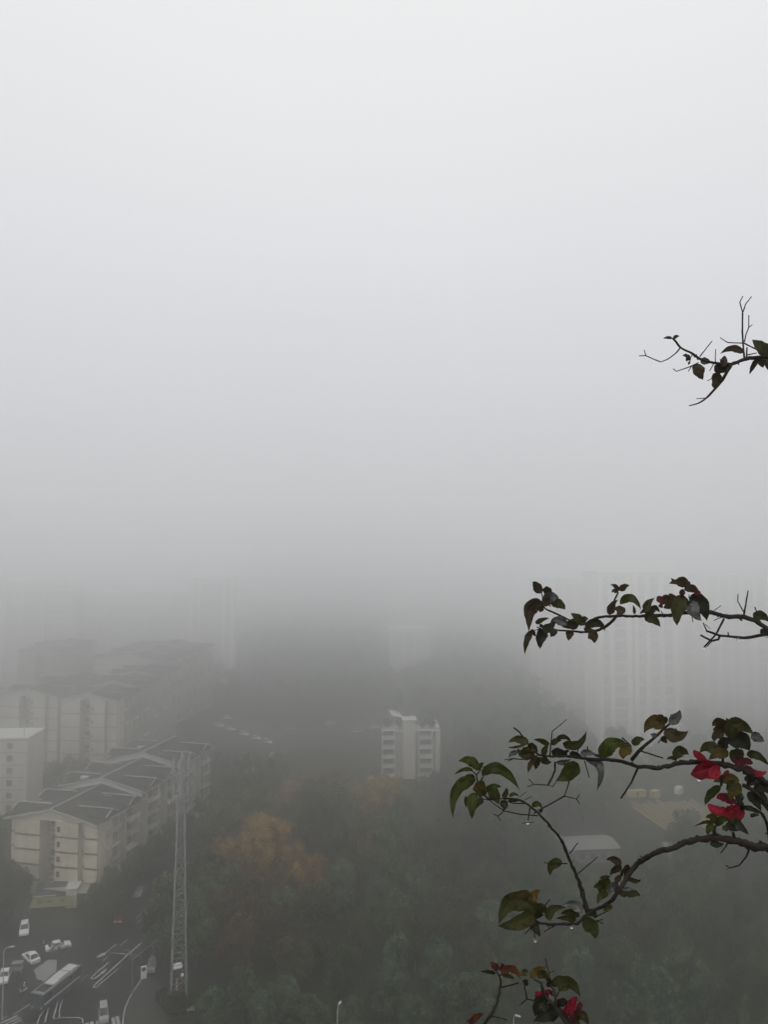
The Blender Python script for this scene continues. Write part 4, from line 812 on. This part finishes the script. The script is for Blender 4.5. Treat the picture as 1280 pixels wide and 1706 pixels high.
b.tube('twig', [(1420,600),(1290,618),(1200,632),(1060,655),(900,640),(810,630),(740,605),(688,590)], 17, 9, M_twig); b.twig((690,592),(655,510), r=6); b.twig((815,635),(803,670),(740,686),(630,630), r=10, r1=8); b.twig((857,470),(780,620),(665,742), r=9, r1=7); b.twig((745,680),(690,742), r=5); b.twig((900,632),(895,598), r=6)
b.twig((1048,440),(1090,198), r=8, r1=5); b.twig((1050,410),(990,300),(992,230), r=5); b.twig((1188,440),(1155,355), r=6); b.twig((762,390),(828,342), r=4); b.twig((542,430),(555,500), r=4); b.twig((835,455),(757,487), r=5); b.twig((675,525),(725,568), r=3); b.twig((450,270),(455,180), r=6); b.twig((515,265),(520,235), r=5); b.twig((260,420),(245,395), r=5)
b.leaves([((140,392),(112,335),(185,268),82,'o'),((140,415),(90,390),(38,428),50,'o'),((150,425),(185,370),(235,412),62,'d'),((80,450),(165,475),(242,552),92,'o'),((462,240),(410,380),(400,540),128,'o'),((430,250),(475,330),(470,400),85,'b'),((455,168),(420,110),(320,132),82,'b'),((465,165),(470,100),(400,75),60,'b'),((470,165),(505,130),(527,112),56,'b'),((395,115),(360,95),(343,75),22,'b'),((470,192),(560,180),(628,275),72,'b'),((560,200),(600,220),(622,262),50,'P'),((515,270),(640,330),(690,490),150,'d'),((530,290),(560,400),(640,492),120,'w'),((1140,460),(1225,440),(1300,510),88,'o'),((1270,600),(1235,590),(1215,565),70,'d'),((230,360),(240,345),(265,365),34,'P')])
b.flower_(0, [((370,370),(290,290),(240,350),120,'b'),((255,320),(230,280),(205,258),58,'P'),((370,360),(360,280),(320,225),90,'b')])
b.leaf((462,185),(450,215),(440,250),54,'P')
for p, l in (((670,752),'water drop hanging from the forked thorn under the second branch'),((992,672),'water drop under the lower twig of the second branch'),((1268,636),'water drop at the photo edge below the second branch')): b.drop(p, l, .0032)
# --- third branch: the flowering one, and its fork
b = Branch('longest bougainvillea branch bearing red flowers and a shining wet leaf', 1.36, .05, (1285,1300)).frame(980,1170,4.267)
z3 = lambda *p: [((x/6.4+840-980)*4.267, (y/6.4+10)*4.267) for x, y in p]
b.stem([(1420,690),(1290,585),(1130,490),(1000,450),(880,432),(740,425),(620,440),(520,465),(420,460),(350,455),(240,420),(110,405)]+z3((1050,545),(900,540),(700,512),(520,510),(400,505),(340,470),(280,400),(220,320),(160,250),(105,205)), 21, 5)
b.tube('twig', [(310,410),(370,340),(440,280),(500,230),(550,180),(592,148)], 13, 7, M_twig); b.twig((375,345),(450,370),(537,397), r=6); b.twig((245,253),(310,310), r=5); b.twig((632,425),(610,378), r=4); b.twig((355,468),(310,570),(235,685), r=7, r1=5)
b.tube('twig', [(1000,450),(960,420),(985,330),(1000,255),(985,210)], 9, 5, M_twig); b.twig((940,300),(935,330),(965,400), r=9); b.twig((540,240),(500,290), r=4); b.twig((1000,250),(1020,235), r=5)
b.leaves([((110,400),(165,300),(292,302),104,'g'),((312,318),(262,355),(257,405),84,'y'),((330,310),(355,270),(407,265),56,'o'),((492,238),(468,232),(443,225),30,'w'),((545,182),(462,140),(400,220),96,'y'),((560,150),(520,115),(474,104),56,'b'),((575,142),(632,110),(656,52),72,'w'),((548,190),(630,245),(717,202),90,'b'),((528,242),(545,268),(566,292),40,'d'),((632,415),(598,395),(556,408),26,'o'),((640,402),(660,350),(722,372),80,'o'),((985,215),(930,150),(885,170),92,'b'),((980,215),(935,190),(888,198),70,'b'),((985,218),(1000,165),(985,110),72,'b'),((972,235),(915,235),(900,285),62,'b'),((1022,262),(1060,160),(1190,235),110,'o'),((1165,222),(1210,250),(1260,280),62,'w'),((1010,300),(1090,280),(1152,345),130,'d'),((950,330),(980,280),(1012,300),80,'d'),((930,372),(860,318),(795,362),75,'o'),((1000,385),(930,365),(860,412),72,'y'),((1010,395),(1060,380),(1110,375),90,'o'),((1130,375),(1210,380),(1295,455),55,'o'),((1100,400),(1060,370),(1010,360),80,'d'),((1200,560),(1240,600),(1300,640),70,'d')])
b.flower_(0, [((915,435),(850,480),(730,512),118,'R'),((925,445),(900,500),(870,540),80,'R'),((850,412),(795,385),(752,338),48,'R'),((900,460),(850,455),(810,465),34,'y')])
b.flower_(0, [((1095,385),(1085,420),(1060,460),88,'P'),((1120,440),(1200,505),(1272,490),42,'R'),((1110,395),(1140,420),(1175,435),40,'P'),((1120,450),(1130,480),(1160,520),70,'P')])
b.leaf((1003,485),(985,508),(970,540),36,'R')
b.frame(840,1180,6.4)
b.twig((400,525),(300,532),(200,545),(100,537),(10,548), r=8, r1=5); b.twig((95,540),(40,566), r=5); b.twig((492,500),(500,400),(517,245), r=7, r1=5); b.twig((517,245),(600,180),(672,117), r=5)
b.twig((548,570),(545,660),(520,730),(470,820), r=10, r1=8); b.twig((472,820),(320,810),(265,755), r=6); b.twig((320,810),(250,838), r=5); b.twig((470,820),(522,837),(565,775), r=5); b.twig((862,560),(912,737), r=6); b.twig((1052,575),(1030,662), r=7); b.twig((780,485),(806,400), r=5); b.twig((902,490),(892,405), r=8); b.twig((705,750),(680,840),(645,937), r=7); b.twig((645,937),(775,967),(812,918), r=5); b.twig((775,967),(810,1018), r=5); b.twig((648,935),(560,985),(440,1050),(320,1120), r=8); b.twig((530,445),(590,448), r=6)
b.leaves([((262,382),(150,325),(45,368),82,'o'),((240,385),(120,415),(40,417),26,'o'),((485,392),(400,345),(313,335),52,'g'),((515,395),(555,350),(622,342),58,'o'),((560,330),(645,305),(722,362),48,'o'),((630,368),(790,390),(884,235),92,'o'),((430,505),(435,440),(482,378),62,'o'),((280,420),(200,470),(145,425),100,'o'),((330,480),(230,500),(170,480),90,'o'),((362,505),(290,580),(258,692),60,'b'),((355,520),(350,590),(335,655),72,'o'),((150,470),(85,480),(52,528),52,'w'),((400,525),(450,570),(512,572),74,'o'),((250,420),(310,430),(355,490),90,'b'),((520,500),(600,478),(705,535),88,'d'),((560,575),(640,575),(725,540),50,'w'),((735,560),(690,680),(553,772),165,'g'),((880,560),(1030,640),(990,884),82,'w'),((640,500),(670,460),(702,462),34,'d'),((820,490),(900,470),(1002,512),66,'w'),((700,490),(770,500),(860,545),62,'d'),((960,500),(1010,510),(1050,540),30,'d')])
b.frame(1120,1180,7.106)
b.stem([(1250,1230),(1140,1140),(1060,1055),(950,965),(840,910)], 26, 18); b.stem([(1160,1560),(1140,1400),(1090,1280),(1020,1210),(900,1165),(850,1160)], 18, 10); b.tube('twig', [(585,920),(592,860),(605,800)], 13, 15, LM and M_twig); b.twig((1000,900),(1060,850), r=9); b.twig((1137,1000),(1090,960), r=9)
b.leaves([((800,870),(640,830),(490,872),120,'y'),((820,900),(730,985),(690,1085),150,'y'),((760,860),(700,930),(640,960),130,'o'),((585,925),(460,1020),(395,1152),98,'g'),((860,850),(930,830),(1000,850),70,'b'),((940,960),(1070,1060),(1150,1240),120,'d'),((900,990),(1000,1100),(1060,1220),100,'d'),((830,1000),(800,1060),(820,1160),110,'d'),((860,1190),(940,1190),(1045,1262),60,'d'),((930,1282),(985,1265),(1042,1272),46,'d'),((900,920),(960,880),(1045,940),70,'d'),((780,1100),(820,1170),(870,1210),90,'d')])
b.flower_(0, [((760,1185),(570,1225),(430,1128),112,'R'),((800,1150),(700,1225),(590,1240),130,'R'),((840,1190),(760,1280),(600,1285),130,'R'),((860,1215),(800,1290),(700,1330),80,'R'),((720,1140),(620,1050),(530,1070),92,'R'),((765,1140),(690,1060),(595,1015),66,'P')])
b.drop((322,835), 'water drop hanging under the largest red bract', .004)
# --- fourth branch: thick lower one with an upright fork
b = Branch('thickest bougainvillea branch, dipping low and forking upward with drooping leaves', 1.26, .04, (1285,1412)).frame(820,1400,4.923)
z4 = lambda *p: [((x/7.106+1120-820)*4.923, (y/7.106+1180-1400)*4.923) for x, y in p]
b.stem(z4((1300,1690),(1137,1668),(940,1620),(760,1575),(560,1535),(340,1545),(130,1600),(0,1665))+[(1380,85),(1280,135),(1200,190),(1120,290),(1050,400),(980,490),(900,545),(800,592),(755,635),(700,680),(600,687),(480,690),(400,680),(350,650)], 29, 7)
f2 = lambda *p: [((x/7.11+740-820)*4.923, (y/7.11+1250-1400)*4.923) for x, y in p]
b.stem([(785,590),(752,480),(710,320),(640,160),(570,0)]+f2((1280,925),(1200,830),(1120,752),(1020,662),(960,622),(860,578),(720,578)), 15, 6)
for p in (((640,110),(705,20)),((708,272),(872,135)),((430,540),(478,483)),((335,705),(272,767)),((335,655),(357,812)),((515,700),(430,750)),((770,510),(755,400)),((850,630),(970,570)),((620,190),(490,195),(428,182)),((790,640),(840,665),(912,648)),((850,655),(915,684)),((605,50),(590,40)),((1235,140),(1215,125)),((470,690),(465,720)),((300,660),(298,715))): b.twig(*p, r=4.5)
b.leaves([((580,188),(500,205),(480,292),78,'g'),((352,572),(170,500),(58,690),150,'o'),((345,600),(210,680),(45,700),120,'o'),((330,490),(255,440),(190,475),76,'y'),((352,512),(345,450),(402,405),70,'y'),((362,590),(310,520),(250,490),90,'o'),((355,650),(395,560),(472,605),100,'o'),((340,655),(355,710),(400,792),76,'d'),((480,660),(490,570),(610,550),72,'o'),((742,592),(660,525),(570,545),70,'w'),((720,622),(640,590),(560,600),60,'o'),((690,660),(620,640),(520,640),50,'o'),((740,680),(825,715),(850,812),112,'g'),((770,592),(830,600),(850,645),60,'o'),((730,560),(740,540),(735,520),40,'b'),((1062,205),(1000,155),(935,163),56,'b'),((1070,222),(1010,240),(970,292),56,'b'),((1085,215),(1110,250),(1080,300),64,'b'),((1060,290),(1030,330),(1035,355),46,'b'),((975,300),(920,300),(880,315),26,'b'),((965,315),(910,390),(890,445),92,'g'),((960,360),(880,370),(835,390),56,'o'),((960,440),(900,455),(868,522),60,'o'),((1045,440),(1140,430),(1222,455),78,'o'),((1060,405),(1130,405),(1190,408),24,'w'),((1120,308),(1180,335),(1227,320),36,'o'),((1045,380),(985,390),(965,440),80,'w'),((985,530),(950,560),(915,580),50,'o'),((1080,230),(1065,280),(1055,310),26,'o')])
b.frame(740,1250,7.11)
b.twig((1115,775),(900,757),(710,717), r=8, r1=7); b.twig((710,717),(600,640),(540,590),(420,570), r=7); b.twig((955,630),(820,628),(710,590), r=8); b.twig((1140,705),(1290,625), r=9); b.twig((1022,680),(995,848), r=8); b.twig((995,850),(930,866), r=5); b.twig((995,850),(1068,852), r=5); b.twig((712,720),(640,780),(588,755), r=7, r1=5); b.twig((640,780),(677,837), r=5); b.twig((895,552),(982,490), r=4); b.twig((955,592),(1037,546), r=4)
b.tube('twig', [(540,585),(430,480),(400,370),(388,290)], 12, 9, M_twig); b.twig((386,290),(325,232), r=8); b.twig((388,290),(440,228), r=8); b.twig((440,360),(475,290), r=9); b.twig((545,590),(620,570),(720,575), r=8)
b.leaves([((402,232),(310,125),(168,130),106,'g'),((342,242),(240,228),(118,292),46,'g'),((385,240),(430,185),(472,143),60,'y'),((452,300),(660,230),(902,472),126,'g'),((460,215),(540,215),(640,240),60,'o'),((380,345),(150,470),(110,812),136,'g'),((370,350),(290,330),(220,380),90,'o'),((360,500),(340,640),(332,818),118,'g'),((380,380),(430,460),(420,570),150,'y'),((470,580),(410,620),(375,705),70,'g'),((260,540),(258,620),(268,682),34,'o'),((470,540),(440,500),(370,520),100,'o'),((492,492),(580,430),(682,432),76,'g'),((520,500),(600,530),(650,645),150,'o'),((700,570),(740,500),(735,443),60,'g'),((780,552),(830,520),(897,548),42,'g'),((662,640),(720,650),(700,722),84,'d'),((1050,672),(1110,640),(1172,692),66,'o'),((1150,690),(1150,720),(1120,745),40,'b'),((760,595),(860,588),(955,602),44,'b')])
b.frame(1120,1180,7.106)
b.stem([(575,1540),(535,1500),(500,1450),(520,1390)], 26, 12); b.stem([(775,1580),(740,1520),(728,1465)], 22, 12); b.twig((668,1585),(640,1640),(580,1715), r=8); b.twig((920,1660),(880,1760),(800,1860), r=11, r1=7, curve=True); b.twig((800,1860),(690,1890),(640,1860), r=7); b.twig((800,1855),(650,1905), r=3); b.twig((1160,1650),(1040,1565), r=9)
b.leaves([((555,1385),(480,1285),(398,1300),86,'g'),((490,1370),(400,1350),(255,1402),42,'g'),((500,1388),(440,1425),(430,1507),96,'g'),((530,1400),(600,1320),(692,1340),90,'g'),((640,1370),(720,1410),(800,1450),100,'d'),((700,1370),(800,1400),(915,1502),90,'d'),((690,1350),(780,1340),(838,1400),70,'o'),((600,1400),(640,1430),(642,1462),60,'g'),((470,1560),(540,1610),(622,1600),86,'d'),((60,1620),(90,1590),(125,1590),30,'d')])
b.frame(820,1400,4.923)
for p, l in (((357,819),'water drop on the thorn tip under the drooping leaf cluster'),((656,709),'water drop under the low bend of the thickest branch')): b.drop(p, l, .0028)
b.frame(740,1250,7.11); b.drop((993,856), 'water drop on the small cross thorn of the upright fork', .0026)
# --- lowest branch
b = Branch('lowest bougainvillea branch with rust coloured leaves and two red flowers', 1.15, .05, (960,1720)).frame(780,1580,5.818)
b.stem([(60,840),(160,733),(215,660),(285,520),(310,400),(320,330),(305,270)], 14, 8); b.twig((320,377),(420,355),(492,333), r=7); b.twig((218,655),(300,672),(382,697), r=5); b.twig((305,270),(285,235),(258,195), r=6); b.twig((692,485),(640,507),(575,490),(515,540), r=6); b.twig((575,490),(560,420),(545,330), r=6); b.twig((505,545),(495,552), r=3)
b.stem([(1010,830),(960,733),(900,640),(850,560),(780,500),(725,400),(710,340),(640,300)], 20, 9); b.stem([(860,560),(845,480),(830,400),(800,350)], 13, 8); b.stem([(1060,800),(1010,725),(930,640),(870,570)], 16, 12); b.twig((852,480),(875,440),(892,400), r=6); b.twig((785,300),(790,240),(765,160),(755,95), r=7, r1=4); b.twig((790,240),(842,215), r=3); b.twig((830,420),(760,412), r=5); b.twig((305,270),(335,245), r=7)
b.leaves([((270,245),(190,228),(118,225),36,'o'),((297,212),(250,165),(222,123),62,'r'),((305,212),(340,180),(318,140),52,'r'),((325,242),(430,200),(512,296),78,'r'),((490,250),(540,255),(590,262),26,'y'),((530,245),(555,220),(582,235),40,'o'),((530,310),(560,320),(588,312),34,'y'),((545,320),(565,335),(575,372),52,'o'),((330,260),(400,270),(450,300),40,'b'),((630,295),(660,215),(768,187),66,'y'),((688,295),(735,250),(795,340),76,'o'),((770,330),(790,300),(810,350),40,'b'),((832,352),(890,295),(978,299),64,'o'),((765,372),(815,345),(855,380),60,'b'),((765,412),(800,430),(825,470),34,'o'),((890,412),(985,340),(1092,470),128,'o'),((770,500),(700,560),(650,660),150,'d'),((860,590),(770,640),(630,710),150,'d'),((800,520),(840,590),(900,650),100,'d'),((885,565),(920,525),(985,540),90,'d'),((1010,680),(1100,650),(1175,745),92,'b'),((1000,690),(1050,720),(1090,780),70,'o'),((20,740),(90,660),(158,640),62,'r'),((60,720),(20,705),(-10,720),40,'r')])
b.flower_(0, [((735,490),(690,450),(680,415),76,'R'),((725,490),(755,440),(750,400),64,'R'),((735,495),(730,450),(715,400),50,'R')])
b.flower_(0, [((1015,640),(1005,545),(1060,470),80,'R'),((1030,640),(1080,570),(1088,515),50,'P'),((1000,560),(960,600),(970,672),70,'R'),((1030,600),(1010,640),(1050,690),60,'P'),((1060,650),(1100,630),(1130,650),40,'P')])
